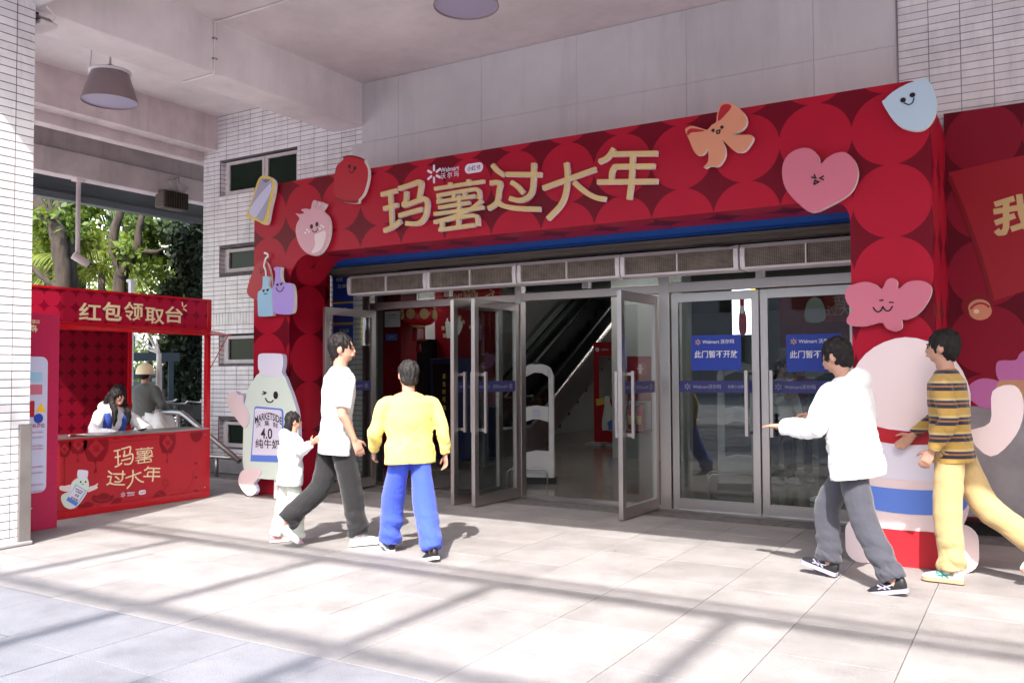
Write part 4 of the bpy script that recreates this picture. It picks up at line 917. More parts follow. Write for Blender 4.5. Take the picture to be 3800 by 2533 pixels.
# ceiling light strips (first is seen lit; the others are added to light the hall)
M['led']=mat('lit_tube',(.9,.9,.9),.5,emit=(1,.97,.93),es=15)
LX=pz(2600,1020,3.2); LB=pz(2718,1048,3.2)
lamps=[(-2.9,12.2,'lit white ceiling tube seen above the left closed door'),(-5.6,12.6,'lit ceiling tube added behind the middle air curtains'),(-7.6,18.5,'lit ceiling tube added deep in the hall by the escalator'),(-1.0,16.5,'lit ceiling tube added deep in the hall on the right'),(-9.6,11.5,'lit ceiling tube added above the red lantern')]
for x,y,lab in lamps:
    t=T('ceiling_tube',lab,'ceiling lamp',(x,y,3.2),'ceiling tubes in the hall')
    t.part('housing',MB().box(x-.62,x+.62,y-.04,y+.04,3.205,3.25),'plastic'); t.part('tube',MB().box(x-.6,x+.6,y-.03,y+.03,3.185,3.204),'led')
# red wall with products
t=T('red_display_wall','red display wall with printed bottles and clover behind the open doors','display wall',(-7.6,12,0)); f=FY(12.0)
a=P2(1614,1300,12); b_=P2(1852,1300,12)
t.part('panel',MB().fbox(f,a.x,b_.x,0.95,3.1,-.10,0),'redk'); t.part('panel_lower',MB().fbox(f,a.x,b_.x,0,.95,-.10,-.02),'navy')
def wq(x,y,Y=12.0): q=py(1400+x/2.851,1050+y/2.851,Y); return (q.x,q.z)
def wbl(name,pts,m,d=.004,n=3): return t.part(name,MB().prism(f,cat([wq(*p) for p in pts],n),.0005,d),m)
wbl('bottle_print',[(722,420),(735,400),(733,380),(748,370),(752,400),(775,415),(782,440),(790,560),(760,580),(735,570)],'mint'); wbl('bottle_print',[(775,310),(800,305),(900,420),(880,520),(840,560),(790,545),(780,420)],'white')
wbl('bottle_print',[(1072,370),(1088,365),(1090,430),(1108,460),(1098,500),(1104,590),(1075,590)],'lilac'); wbl('clover_print',[(1145,745),(1165,722),(1190,760),(1225,752),(1248,800),(1220,880),(1170,905),(1120,890),(1090,850),(1140,830)],'magen')
wbl('pear_print',[(875,830),(905,820),(940,860),(925,900),(935,950),(900,968),(875,950)],'yel')
b=MB()
for s_,x,y in (('环',700,480),('球',715,555),('美',875,365),('食',912,410),('绒',1090,960),('富',985,465)): c0=wq(x,y); txt(b,s_,f,*c0,w=.075 if s_!='富' else .05,bold=.02,d=.006)
t.part('lettering',b,'cream')
# hanging banner above header
t=T('hanging_banner','red hanging banner with 发小红书种草 and an arrow above the doorway','banner',(-6.4,9.6,2.4)); f=FY(9.5)
A=py(1640,1070,9.5); B=py(1855,1112,9.5)
t.part('board',MB().fbox(f,A.x,B.x,2.30,2.66,-.02,0),'redp'); b=MB(); c0=wq(905,155,9.5); txt(b,'发小红书种草',f,c0[0],c0[1]+.02,w=(B.x-A.x)*.55,bold=.02,d=.002)
c0=wq(970,92,9.5); txt(b,'号寻宝',f,c0[0],c0[1]+.02,w=.22,bold=.02,d=.002); b.stroke(f,[(wq(1130,148,9.5)),(wq(1235,95,9.5))],.015,0,.002).stroke(f,[wq(1190,70,9.5),wq(1238,92,9.5),wq(1215,140,9.5)],.015,0,.002); t.part('lettering',b,'cream')
for x in (A.x+.1,B.x-.1): t.part('wire',MB().tube([(x,9.5,2.66),(x,9.5,3.25)],.004,5),'steeld')
# white wall with lantern, black and blue cabinets, red pillar with notices
t=T('hall_partition','pale partition wall behind the red lantern','partition',(-9.2,12.6,0)); t.part('panel',MB().box(-10.58,a.x-.02,12.5,12.6,0,3.2),'hallw')
t=T('red_column','dark red column with paper notices inside the left door','column',(-8.2,10.4,0)); A=py(1424,1300,10.4); B=py(1487,1300,10.4); t.part('shaft',MB().box(A.x-.1,B.x,10.4,10.8,0,3.2),'redk'); f=FY(10.395)
q=py(1485,1153,10.395); q2=py(1428,1214,10.395); nn=t.part('notice',MB().fbox(f,q2.x,q.x,q2.z,q.z,0,.003),'white'); b=MB(); txt(b,'消防安全重点部位',f,(q.x+q2.x)/2,q.z-.06,w=.15,h=.02,bold=.01,d=.004); txt(b,'请勿堆放杂物',f,(q.x+q2.x)/2,q.z-.10,w=.13,h=.018,bold=0,d=.004); t.part('lettering',b,'black',parent=nn)
q=py(1474,1238,10.395); q2=py(1432,1263,10.395); nn=t.part('notice',MB().fbox(f,q2.x,q.x,q2.z,q.z,0,.003),'lblue'); b=MB(); txt(b,'温馨提示',f,(q.x+q2.x)/2,(q.z+q2.z)/2,w=.10,bold=.01,d=.004); t.part('lettering',b,'white',parent=nn)
def lantern(x,y,z,r,label):
    t=T('red_lantern',label,'lantern',(x,y,z-.5*r),'red lanterns in the hall'); 
    t.part('body',MB().lathe((x,y,z),[(r*.38,.62*r),(r*.72,.55*r),(r*.95,.3*r),(r,0),(r*.95,-.3*r),(r*.72,-.55*r),(r*.38,-.62*r)],24),'redf')
    t.part('collar',MB().lathe((x,y,z),[(0,.70*r),(r*.38,.70*r),(r*.38,.60*r)],16).lathe((x,y,z),[(r*.38,-.60*r),(r*.36,-.72*r),(0,-.72*r)],16),'gold')
    b=MB()
    for k in range(8): an=R(45*k+10); b.disc(Fr((x+math.cos(an)*r*.955,y+math.sin(an)*r*.955,z),(-math.sin(an),math.cos(an),0),(0,0,1),(math.cos(an),math.sin(an),0)),0,0,r*.28,r*.30,-.02,.03*r+.01,n=8)
    t.part('gilding',b,'gold')
    b=MB()
    for k in range(26): an=R(360*k/26); b.tube([(x+r*.34*math.cos(an),y+r*.34*math.sin(an),z-.72*r),(x+r*.36*math.cos(an),y+r*.36*math.sin(an),z-1.5*r)],.006,4)
    t.part('fringe',b,'redp'); t.part('tassel',MB().tube([(x,y,z-.72*r),(x,y,z-1.7*r)],.005,5).tube([(x,y,z-1.62*r),(x,y,z-1.75*r),(x,y,z-2.1*r)],[.02,.035,.045],8),'redk'); t.part('cord',MB().tube([(x,y,z+.7*r),(x,y,3.25)],.004,5),'redk')
q=py(1554,1168,10.6); lantern(q.x,10.6,q.z,.27,'red and gold round lantern hanging before the pale partition')
q=py(1478,1200,11.6); lantern(q.x,11.6,q.z,.27,'red and gold lantern half hidden behind the red column')
t=T('black_cabinet','tall black lacquer cabinet under the red lantern','cabinet',(-8.2,11.9,0)); A=py(1487,1268,11.8); B=py(1596,1275,11.8); t.part('carcass',MB().box(A.x,B.x,11.8,12.3,.05,A.z),'black2',bev=.01); t.part('door',MB().box(A.x+.03,B.x-.03,11.785,11.8,.15,A.z-.12),'black2',bev=.006); t.part('top',MB().box(A.x-.02,B.x+.02,11.77,12.3,A.z,A.z+.03),'black2')
t=T('blue_machine','dark blue glass-front box with yellow vertical writing','machine',(-7.0,11,0)); A=py(1597,1330,11.0); B=py(1690,1330,11.0); t.part('carcass',MB().box(A.x,B.x,11.0,11.5,.1,A.z),'navy',bev=.01); t.part('window',MB().box(A.x+.06,B.x-.06,10.985,10.998,.35,A.z-.08),'black2')
b=MB(); f=FY(10.98)
for i,s_ in enumerate('紧急时可由'): c0=py(1648,1395+i*29,10.98); txt(b,s_,f,c0.x,c0.z,w=.06,h=.08,bold=.0,d=.0)
t.part('lettering',b,'yel')
# tiled entrance side with blue notices, left of the doors
t=T('hours_board','blue opening hours board with 时间 and 22: on the tiled wall inside the arch','board',(-7.9,8.77,2.0)); f=FY(8.79); A=py(1250,1000,8.79); B=py(1311,1118,8.79); t.part('sheet',MB().fbox(f,A.x-.05,B.x,B.z,A.z,0,.02),'wblue'); t.part('strip',MB().fbox(f,A.x-.05,B.x,B.z-.02,B.z-.001,0,.02),'amber'); b=MB(); q=py(1264,1038,8.79); txt(b,'时间',f,q.x,q.z,w=.11,bold=.01,d=.022); q=py(1272,1062,8.79); txt(b,'22:30',f,q.x,q.z,w=.14,bold=.02,d=.022); q=py(1262,1010,8.79); txt(b,'营业',f,q.x,q.z,w=.08,bold=0,d=.022); t.part('lettering',b,'white')
t=T('service_sign','small blue sign with orange stripe under the hours board','sign',(-7.9,8.77,1.8)); A=py(1250,1128,8.79); B=py(1311,1195,8.79); t.part('sheet',MB().fbox(f,A.x-.05,B.x,B.z,A.z,0,.015),'wblue'); t.part('strip',MB().fbox(f,A.x-.05,B.x,B.z-.02,B.z-.001,0,.015),'amber'); b=MB(); q=py(1288,1150,8.79); b.stroke(f,[(q.x-.07,q.z),(q.x-.02,q.z+.03),(q.x+.04,q.z)],.006,.015,.017,smooth=2); t.part('lettering',b,'amber')
t=T('wifi_sign','blue wireless network sign lowest on the tiled strip by the door','sign',(-7.9,8.77,1.5)); A=py(1250,1208,8.79); B=py(1311,1275,8.79); t.part('sheet',MB().fbox(f,A.x-.05,B.x,B.z,A.z,0,.015),'wblue'); b=MB(); q=py(1280,1228,8.79); txt(b,'无线网',f,q.x,q.z,w=.17,bold=.01,d=.018); t.part('lettering',b,'white')
# security gates
def gate(x,y,label):
    t=T('security_gate',label,'security gate',(x,y,0),'shop security gates'); f=Fr((x,y,0),(.93,.37,0),(0,0,1),(.37,-.93,0)); w_=.235
    outer_=[(-w_,0)]+[(-w_,1.40)]+[(-w_+.04,1.50),(-w_+.12,1.55),(0,1.565),(w_-.12,1.55),(w_-.04,1.50),(w_,1.40),(w_,0)]
    # uprights, arch top, middle bridge and foot, each a solid piece
    t.part('upright',MB().prism(f,[(-w_,.36),(-w_,1.40),(-w_+.04,1.50),(-w_+.085,1.53),(-w_+.085,.36)],-.04,.04),'plastic',bev=.012)
    t.part('upright',MB().prism(f,[(w_,.36),(w_,1.40),(w_-.04,1.50),(w_-.07,1.53),(w_-.07,.36)],-.04,.04),'plastic',bev=.012)
    t.part('top',MB().prism(f,[(-w_+.085,1.39),(-w_+.085,1.53),(-.08,1.56),(.08,1.56),(w_-.07,1.53),(w_-.07,1.39),(.08,1.44),(-.02,1.45)],-.038,.038),'plastic',bev=.008)
    br=t.part('bridge',MB().prism(f,[(-w_+.085,.80),(-w_+.085,.995),(0,1.02),(w_-.07,.995),(w_-.07,.80),(.03,.84),(-.04,.84)],-.042,.042),'plastic',bev=.006)
    b=MB()
    for k in range(6): b.fbox(f,-.04,.06,.87+.018*k,.878+.018*k,.042,.045)
    t.part('grille',b,'lavd',parent=br)
    t.part('foot',MB().prism(f,[(-w_,.08),(-w_,.36),(-w_+.085,.40),(0,.43),(w_-.07,.42),(w_,.36),(w_,.08)],-.05,.05),'plastic',bev=.01)
    t.part('base',MB().fbox(f,-w_-.01,w_+.03,0,.08,-.06,.06),'rubber'); t.part('lamp',MB().disc(f,0,1.575,.045,.018,-.02,.02),'rubber')
    for s_ in (1,-1):
        d_=.16 if s_>0 else -.16; rl_=MB(); rl_.tube([f.p(-w_-.12,.0,d_),f.p(-w_-.12,.17,d_),f.p(-w_-.08,.2,d_),f.p(.12,.2,d_),f.p(.16,.17,d_),f.p(.16,0,d_)],.012,8); t.part('guard_rail',rl_,'steel')
gate(-5.62,9.95,'white security gate standing in the open doorway')
gate(-3.15,10.6,'second white security gate dimly seen through the left closed door')
# escalator
t=T('escalator','dark escalator rising away behind the open doorway','escalator',(-8.6,13.6,0))
EX0,EX1=-9.25,-8.12; EYs=14.4; sl=math.tan(R(30))
def ez(y): return max(0,(y-EYs)*sl)
b=MB()
for i in range(15):
    y0=EYs+.40*i; b.box(EX0+.12,EX1-.12,y0,y0+.40,max(0,ez(y0)-.12),ez(y0)+.20)
    if ez(y0)>3.0: break
t.part('step',b,'rubber'); 
prof_=[(13.0,0),(13.0,.42),(14.2,.42),(21.0,.42+(21-14.4)*sl),(21.0,.02+(21-14.4)*sl-.2),(14.6,0)]
for x,lab in ((EX1,'near'),(EX0,'far')):
    f=Fr((x,0,0),(0,1,0),(0,0,1),(1,0,0)); 
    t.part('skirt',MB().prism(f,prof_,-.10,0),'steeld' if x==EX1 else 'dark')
    hz=.95; hr=[(13.25,.52),(13.05,.60),(12.95,.75),(13.02,.90),(13.2,.97),(13.7,.98),(14.3,1.0),(14.8,1.16),(21.0,1.16+(21-14.8)*sl)]
    hr=[tuple(p) for p in cat(hr,4,False)]
    t.part('handrail',MB().tube([(x-.05,p[0],p[1]) for p in hr],.042,8),'rubber'); 
    t.part('glass_panel',MB().prism(f,[(13.1,.42)]+[(p[0],p[1]-.045) for p in hr if p[0]>=13.0 and p[1]>.75]+[(21.0,.42+(21-14.4)*sl),(14.3,.42)],-.056,-.044),'glass')
    t.part('rail_base',MB().tube([(x-.05,13.1,.44),(x-.05,14.25,.44),(x-.05,21.0,.44+(21-14.35)*sl)],.035,6),'steeld')
# floor poster stand
t=T('photo_frame_stand','red upright photo frame stand with cut-out window and milk bottle by the escalator','stand',(-7.8,15.8,0)); Yp=15.8; A=py(2202,1270,Yp); B=py(2302,1272,Yp); bz=py(2205,1628,Yp).z; f=FY(Yp)
bz=.06; x0,x1=A.x,B.x; H_=A.z-bz; Wd=x1-x0
def sp(u,v): return (x0+Wd*u,bz+H_*(1-v))
t.part('board',MB().fbox(f,x0,x1,sp(0,.14)[1],A.z,-.03,0).fbox(f,x0,x1,bz,sp(0,.57)[1],-.03,0).fbox(f,x0,sp(.18,0)[0],sp(0,.57)[1],sp(0,.14)[1],-.03,0).fbox(f,sp(.80,0)[0],x1,sp(0,.57)[1],sp(0,.14)[1],-.03,0),'redp')
def spp(name,pts,m,d=.004,n=3): t.part(name,MB().prism(f,cat([sp(*p) for p in pts],n) if n>1 else [sp(*p) for p in pts],.0005,d),m)
spp('bottle_print',[(.42,.57),(.42,.545),(.55,.54),(.60,.57),(.60,.60),(.68,.68),(.66,.80),(.66,.88),(.58,.885),(.45,.88),(.32,.88),(.30,.80),(.36,.70),(.40,.62)],'mint'); spp('label_print',[(.42,.70),(.60,.69),(.62,.79),(.44,.80)],'white',.006,1)
spp('note_print',[(.08,.57),(.42,.56),(.42,.62),(.10,.64)],'yel',.004,1); spp('cart_print',[(.50,.80),(.75,.76),(.85,.82),(.75,.88),(.55,.88)],'lblue',.007,1); spp('badge_print',[(.08,.06),(.20,.055),(.22,.075),(.18,.095),(.10,.09)],'white')
b=MB(); c0=sp(.42,.075); txt(b,'宝藏商品',f,*c0,w=Wd*.28,bold=.01,d=.003); c0=sp(.78,.075); txt(b,'沃集鲜',f,*c0,w=Wd*.22,bold=.02,d=.003); t.part('lettering',b,'pwhite')
for u in (.12,.85): c0=sp(u,1); t.part('foot',MB().box(c0[0]-.16,c0[0]+.16,Yp-.2,Yp+.2,0,.05),'plastic')
# fire point
t=T('extinguisher_cabinet','red fire point sign with glass cabinet seen through the right open door','cabinet',(-4.2,13.5,0)); Yq=13.5; f=FY(Yq); A=py(2328,1322,Yq); B=py(2425,1600,Yq)
t.part('sign',MB().fbox(f,A.x,B.x,B.z+.78,A.z,0,.02),'redk'); q=py(2378,1370,Yq); t.part('icon_plate',MB().fbox(f,q.x-.1,q.x+.1,q.z-.10,q.z+.11,.02,.025),'redp'); b=MB(); b.fbox(f,q.x-.025,q.x+.025,q.z-.07,q.z+.05,.025,.028).disc(f,q.x,q.z+.06,.035,.03,.025,.028).fbox(f,q.x-.055,q.x+.055,q.z+.0,q.z+.025,.025,.0285); t.part('icon',b,'white')
t.part('cabinet',MB().fbox(f,A.x,B.x,B.z,B.z+.78,-.02,.02),'redk'); t.part('inside',MB().fbox(f,A.x+.03,B.x-.03,B.z+.03,B.z+.50,.02,.024),'hallw')
t.part('column',MB().box(A.x-.3,B.x+.5,Yq+.03,Yq+.5,0,3.2),'hallw')
for i,u in enumerate((.28,.62)):
    x=A.x+(B.x-A.x)*u; y=Yq-.12; z=B.z+.02
    e2=T('fire_extinguisher',('left' if i==0 else 'right')+' red fire extinguisher under the fire point sign','extinguisher',(x,y,z),'fire extinguishers in the cabinet')
    e2.part('cylinder',MB().lathe((x,y,z),[(0,0),(.06,0),(.065,.02),(.065,.32),(.045,.37),(.02,.39),(.02,.42)],16),'redf'); e2.part('label',MB().box(x-.04,x+.04,y-.068,y-.062,z+.1,z+.24),'yel'); e2.part('hose',MB().tube([(x,y,z+.41),(x-.08,y-.02,z+.38),(x-.095,y-.02,z+.2)],.012,6),'rubber'); e2.part('handle',MB().box(x-.02,x+.06,y-.015,y+.015,z+.42,z+.45),'rubber')
t.part('shelf',MB().box(A.x-.02,B.x+.02,Yq-.22,Yq-.02,B.z-.02,B.z+.015),'redk')
# lit advertising column, rear counters
M['adlit']=mat('backlit_panel',(.7,.8,.9),.5,emit=(.75,.85,1.0),es=1.1); M['adyel']=mat('backlit_yellow',(.8,.6,.05),.5,emit=(.9,.62,.05),es=.5)
t=T('lit_advert','backlit advertising panel with red sauce bottle inside the hall','light box',(-2.8,12.4,1.2)); Ya=12.4; f=FY(Ya); A=py(2716,1080,Ya); B=py(2788,1240,Ya); C_=py(2802,1240,Ya)
t.part('panel',MB().fbox(f,A.x,B.x,B.z,A.z+.1,-.05,0),'adlit'); t.part('side_panel',MB().fbox(f,B.x+.002,C_.x,B.z,A.z+.1,-.05,0),'adyel'); q=py(2755,1180,Ya); b=MB().prism(f,cat([(q.x-.04,q.z-.22),(q.x+.05,q.z-.22),(q.x+.06,q.z),(q.x+.03,q.z+.15),(q.x+.03,q.z+.34),(q.x-.03,q.z+.34),(q.x-.03,q.z+.15),(q.x-.05,q.z)],3),0,.01); t.part('bottle_print',b,'redp'); t.part('label_print',MB().disc(f,q.x,q.z+.12,.035,.06,.010,.013),'white')
t=T('red_hall_poster','red indoor poster with pale bottle and 玛薯过大年 behind the right closed door','poster',(-1.7,12.2,1.5)); Yc=12.2; f=FY(Yc); A=py(2890,1095,Yc); B=py(3220,1240,Yc)
t.part('sheet',MB().fbox(f,A.x,B.x,B.z-.15,A.z+.1,-.03,0),'redk'); t.part('flag',MB().fbox(f,py(3060,1100,Yc).x,B.x,py(3060,1195,Yc).z,A.z,0,.01),'redp'); b=MB(); q=py(3140,1118,Yc); txt(b,'玛薯',f,q.x,q.z,w=.34,bold=.0,d=.012); q=py(3135,1150,Yc); txt(b,'过大年',f,q.x,q.z,w=.46,bold=0,d=.012); t.part('lettering',b,'gold')
q=py(3025,1150,Yc); t.part('bottle_print',MB().prism(f,cat([(q.x-.12,q.z-.15),(q.x+.12,q.z-.15),(q.x+.12,q.z+.05),(q.x+.05,q.z+.16),(q.x-.05,q.z+.16),(q.x-.12,q.z+.05)],3),.011,.016),'mint'); t.part('label_print',MB().fbox(f,q.x-.07,q.x+.07,q.z-.13,q.z+.02,.016,.018),'pwhite')
for x_,Y_,w2,h2,m_,lab in ((-2.2,16.5,1.8,1.0,'black2','long dark service counter at the back of the hall'),(-.6,14.8,1.1,1.1,'navy','navy blue bin counter behind the right closed door'),(-3.9,19.0,1.6,1.9,'hallw','pale shelf block at the far end of the hall')):
    t=T('service_counter',lab,'counter',(x_,Y_,0)); t.part('body',MB().box(x_-w2/2,x_+w2/2,Y_,Y_+.6,0,h2),m_,bev=.01); t.part('top',MB().box(x_-w2/2-.03,x_+w2/2+.03,Y_-.03,Y_+.63,h2,h2+.04),'plastic'); t.part('stripe',MB().box(x_-w2/2,x_+w2/2,Y_-.012,Y_-.002,h2*.55,h2*.7),'amber' if m_=='black2' else 'lav')
t=T('produce_table','low display table with yellow and green cartons behind the left closed door','display table',(-3.0,14.2,0)); t.part('table',MB().box(-3.9,-2.3,14.2,14.9,.55,.62).box(-3.85,-3.8,14.25,14.3,0,.55).box(-2.4,-2.35,14.25,14.3,0,.55),'steeld')
for i in range(7):
    x_=-3.85+.22*i; h_=.18+.05*((i*5)%3)
    c_=T('carton',('yellow','green','amber','pale','yellow','dark blue','green')[i]+' carton on the display table, '+('leftmost','second from the left','third from the left','in the middle','right of the middle','second from the right','rightmost')[i],'carton',(x_,14.4,.62),'cartons on the display table'); c_.part('box',MB().box(x_,x_+.19,14.3,14.6,.621,.62+h_),('yel','teal','amber','mint','yel','navy','teal')[i],bev=.004); c_.part('flap',MB().box(x_+.01,x_+.18,14.31,14.59,.62+h_,.63+h_),'tan')
# shopping trolley
def trolley(x,y,rz,label):
    t=T('shopping_trolley',label,'trolley',(x,y,0),'shopping trolleys in the hall'); f=Fr((x,y,0),(math.cos(rz),math.sin(rz),0),(0,0,1),(-math.sin(rz),math.cos(rz),0)); b=MB()
    for d_ in (-.24,.24):
        b.tube([f.p(-.42,.1,d_),f.p(.40,.14,d_),f.p(-.38,.45,d_),f.p(-.48,1.0,d_)],.012,6)
        for k in range(6): z_=.52+.08*k; b.tube([f.p(-.42+.0*k,z_,d_),f.p(.44+.02*k,z_+.04,d_)],.005,4)
        for k in range(12): u=-.4+.075*k; b.tube([f.p(u,.52,d_),f.p(u,.95,d_)],.004,4)
    for k in range(6): z_=.54+.08*k; b.tube([f.p(.44,z_,-.24),f.p(.44,z_,.24)],.005,4)
    for k in range(8): d_=-.22+.063*k; b.tube([f.p(.43,.52,d_),f.p(.46,.98,d_)],.004,4); b.tube([f.p(-.42,.52,d_),f.p(.43,.53,d_)],.004,4)
    t.part('basket',b,'steeld'); t.part('handle',MB().tube([f.p(-.49,1.0,-.26),f.p(-.49,1.0,.26)],.018,8),'lblue')
    for u in (-.4,.38):
        for d_ in (-.22,.22): c_=f.p(u,.06,d_); t.part('wheel',MB().disc(Fr(c_,f.u,(0,0,1),f.n),0,0,.055,.055,-.014,.014,n=14),'rubber')
trolley(-2.75,12.6,R(20),'steel shopping trolley parked behind the left closed door'); trolley(-1.6,13.4,R(10),'steel shopping trolley parked behind the right closed door')

# ================================================================ LAMPS, CAMERA, HANDRAILS
def bell(c,r,label):
    t=T('bell_lamp',label,'lamp',c,'bell lamps under the canopy'); x,y,z=c
    t.part('shade',MB().lathe(c,[(r*.66,r*1.08),(r*.68,r*1.0),(r*.72,r*.9),(r,0),(r*.99,-.01),(r*.97,.0),(r*.70,r*.88)],32),'shade'); t.part('rim',MB().lathe(c,[(r*.62,r*1.16),(r*.74,r*1.14),(r*.75,r*1.05),(r*.66,r*1.04)],32),'heater')
    t.part('diffuser',MB().lathe(c,[(0,.03*r),(r*.6,.035*r),(r*.965,.02*r)],32),'opal'); t.part('cap',MB().lathe(c,[(0,r*1.36),(r*.14,r*1.36),(r*.20,r*1.28),(r*.20,r*1.22),(r*.3,r*1.16),(0,r*1.15)],16),'rubber')
    t.part('stem',MB().tube([(x,y,z+r*1.3),(x,y,CZ)],.012,8),'paint'); t.part('arm',MB().tube([(x,y,CZ-.12),(x-.18,y-.1,CZ-.1),(x-.2,y-.11,z+r*1.2)],.009,6),'paint')
L1=dep(407,376,9.6); bell(tuple(L1),.295,'grey bell-shaped lamp hanging behind the wide white beam')
L2=dep(1730,22,7.75); bell(tuple(L2),.295,'bell-shaped lamp cut by the top edge of the picture')
t=T('flood_lamp','flat white square lamp fixed under the front beam above the tiled pillar','lamp',(-7.6,4.42,4.6)); t.part('diffuser',MB().box(-7.76,-7.46,4.335,4.50,4.56,4.60),'heater',bev=.012); t.part('housing',MB().prism(Fr((0,4.35,0),(1,0,0),(0,0,1),(0,1,0)),[(-7.74,4.602),(-7.48,4.602),(-7.55,4.66),(-7.67,4.66)],0,.13),'steeld'); t.part('bracket',MB().box(-7.625,-7.595,4.34,4.40,4.66,4.70),'rubber'); t.part('cable',MB().tube([(-7.46,4.45,4.6),(-7.40,4.44,4.64),(-7.38,4.34,4.69)],.007,6),'paint')
A=px(292,645,-11.92); B=px(284,940,-11.92)
t=T('security_camera','bullet security camera on a long pink-white pole under the outer beam','camera',(-11.92,A.y,A.z)); t.part('pole',MB().tube([(A.x,A.y,4.31),(A.x,A.y,B.z)],.033,10),'paintd'); t.part('flange',MB().box(A.x-.07,A.x+.07,A.y-.07,A.y+.07,4.27,4.30),'paintd')
t.part('housing',MB().tube([(A.x,A.y-.07,B.z-.03),(A.x+.06,A.y+.13,B.z-.15)],.058,12),'paintd'); t.part('lens',MB().tube([(A.x+.06,A.y+.13,B.z-.15),(A.x+.066,A.y+.15,B.z-.162)],.046,12),'rubber')
q=px(640,742,-11.78); t=T('hanging_floodlight','rusty slatted floodlight hanging from the outer beam near the tiled wall','floodlight',tuple(q)); t.part('housing',MB().box(q.x-.1,q.x+.12,q.y-.25,q.y+.22,q.z-.16,q.z+.12),'brown',bev=.02)
b=MB(); [b.box(q.x+.122,q.x+.135,q.y-.23+.045*k,q.y-.21+.045*k,q.z-.15,q.z+.11) for k in range(10)]; t.part('louvre',b,'bark'); t.part('bracket',MB().tube([(q.x,q.y+.05,q.z+.12),(q.x+.02,q.y-.08,q.z+.28),(q.x,q.y+.10,q.z+.38),(q.x,q.y+.10,4.32)],.02,6).tube([(q.x,q.y+.2,q.z+.1),(q.x,q.y+.3,q.z+.25),(q.x,q.y+.10,q.z+.3)],.02,6),'paintd')
# handrail of the ramp at the left end
t=T('ramp_handrail','brown steel ramp handrail sloping down beside the tiled wall','handrail',(-10.5,8.25,0))
t.part('top_rail',MB().tube([(-13.2,8.2,.80),(-10.62,8.2,.905),(-10.45,8.2,.90),(-10.34,8.2,.85),(-9.25,8.2,.27)],.036,10),'steeld')
for x,z in ((-10.52,.90),(-12.2,.84)): t.part('post',MB().tube([(x,8.2,0),(x,8.2,z)],.028,8),'steeld')
t.part('low_rail',MB().tube([(-13,8.45,.27),(-9.0,8.45,.275)],.03,8),'steeld'); 
for x in (-10.0,-9.3): t.part('low_post',MB().tube([(x,8.45,0),(x,8.45,.27)],.028,8),'steeld')
# eave of the neighbouring roof
t=T('neighbour_eave','grey metal fascia of the neighbouring roof outside on the left','roof',(-15,12,4.6)); t.part('fascia',MB().box(-15.2,-15.0,2,30,4.62,5.02),'fasc'); t.part('ledge',MB().box(-15.0,-14.9,2,30,4.60,4.72),'fasc'); t.part('deck',MB().box(-15.2,-12.2,2,30,5.03,5.10),'soff')
# ================================================================ OUTDOOR BACKGROUND
def U(v): return Vector(v)
t=T('apartment_block','white apartment block with balconies beyond the trees','building',tuple(dep(450,1370,46)))
o_=dep(450,1370,46); o_.z=0; dd=Vector((ray(450,1370).x,ray(450,1370).y,0)).normalized(); uu=Vector((-dd.y*-1,dd.x*-1,0)); uu=Vector((dd.y,-dd.x,0)); fb=Fr(o_,uu,(0,0,1),-dd)
t.part('wall',MB().fbox(fb,-16,16,0,20,-6,0),'bwhite')
for i in range(9):
    for j in range(5):
        a_=-14+3.5*i; z_=2+3.4*j; wd=t.part('window',MB().fbox(fb,a_-.75,a_+.75,z_,z_+1.6,0,.06),'fasc'); t.part('pane',MB().fbox(fb,a_-.66,a_+.66,z_+.09,z_+1.5,.062,.07),'wglass',parent=wd)
        if i%2==0: t.part('balcony',MB().fbox(fb,a_-1.2,a_+1.2,z_-.5,z_+.35,.08,1.0),'bwhite')
# white post
q=dep(485,1300,15); t=T('white_post','tall white post standing behind the stall','post',(q.x,q.y,0)); t.part('shaft',MB().box(q.x-.035,q.x+.035,q.y-.035,q.y+.035,0,3.05),'white'); t.part('cap',MB().box(q.x-.06,q.x+.06,q.y-.06,q.y+.06,3.05,3.09),'white')
# slate shelter
o_=dep(540,1430,16); o_.z=0; dd=Vector((ray(540,1370).x,ray(540,1370).y,0)).normalized(); uu=Vector((dd.y,-dd.x,0)); fs_=Fr(o_,uu,(0,0,1),-dd)
t=T('slate_shelter','slate grey metal shelter with glazed panels behind the stall','shelter',tuple(o_)); kx=16/3219.5*.87
def shp(x,y): q=ray(x,y)*16+C0; d_=q-o_; return (d_.dot(uu),q.z)
a0,z1=shp(420,1383); a1,_=shp(607,1383); 
t.part('beam',MB().fbox(fs_,a0-1,a1,z1-.10,z1+.04,-.1,.1),'slate'); t.part('post',MB().fbox(fs_,a1-.09,a1,0,z1-.1,-.08,.08),'slate'); t.part('post',MB().fbox(fs_,a0-1,a0-.9,0,z1-.1,-.08,.08),'slate'); z2=shp(500,1325)[1]; t.part('upper_beam',MB().fbox(fs_,a0-1,a1+.3,z2-.06,z2+.10,-.9,-.7),'slate'); t.part('upper_post',MB().fbox(fs_,a1+.1,a1+.2,0,z2-.06,-.9,-.7),'slate')
for i in range(6):
    w_=(a1-a0+.8)/6; t.part('panel',MB().fbox(fs_,a0-.88+w_*i,a0-.88+w_*(i+1)-.03,.2,z1-.16,-.02,.02),'sglass')
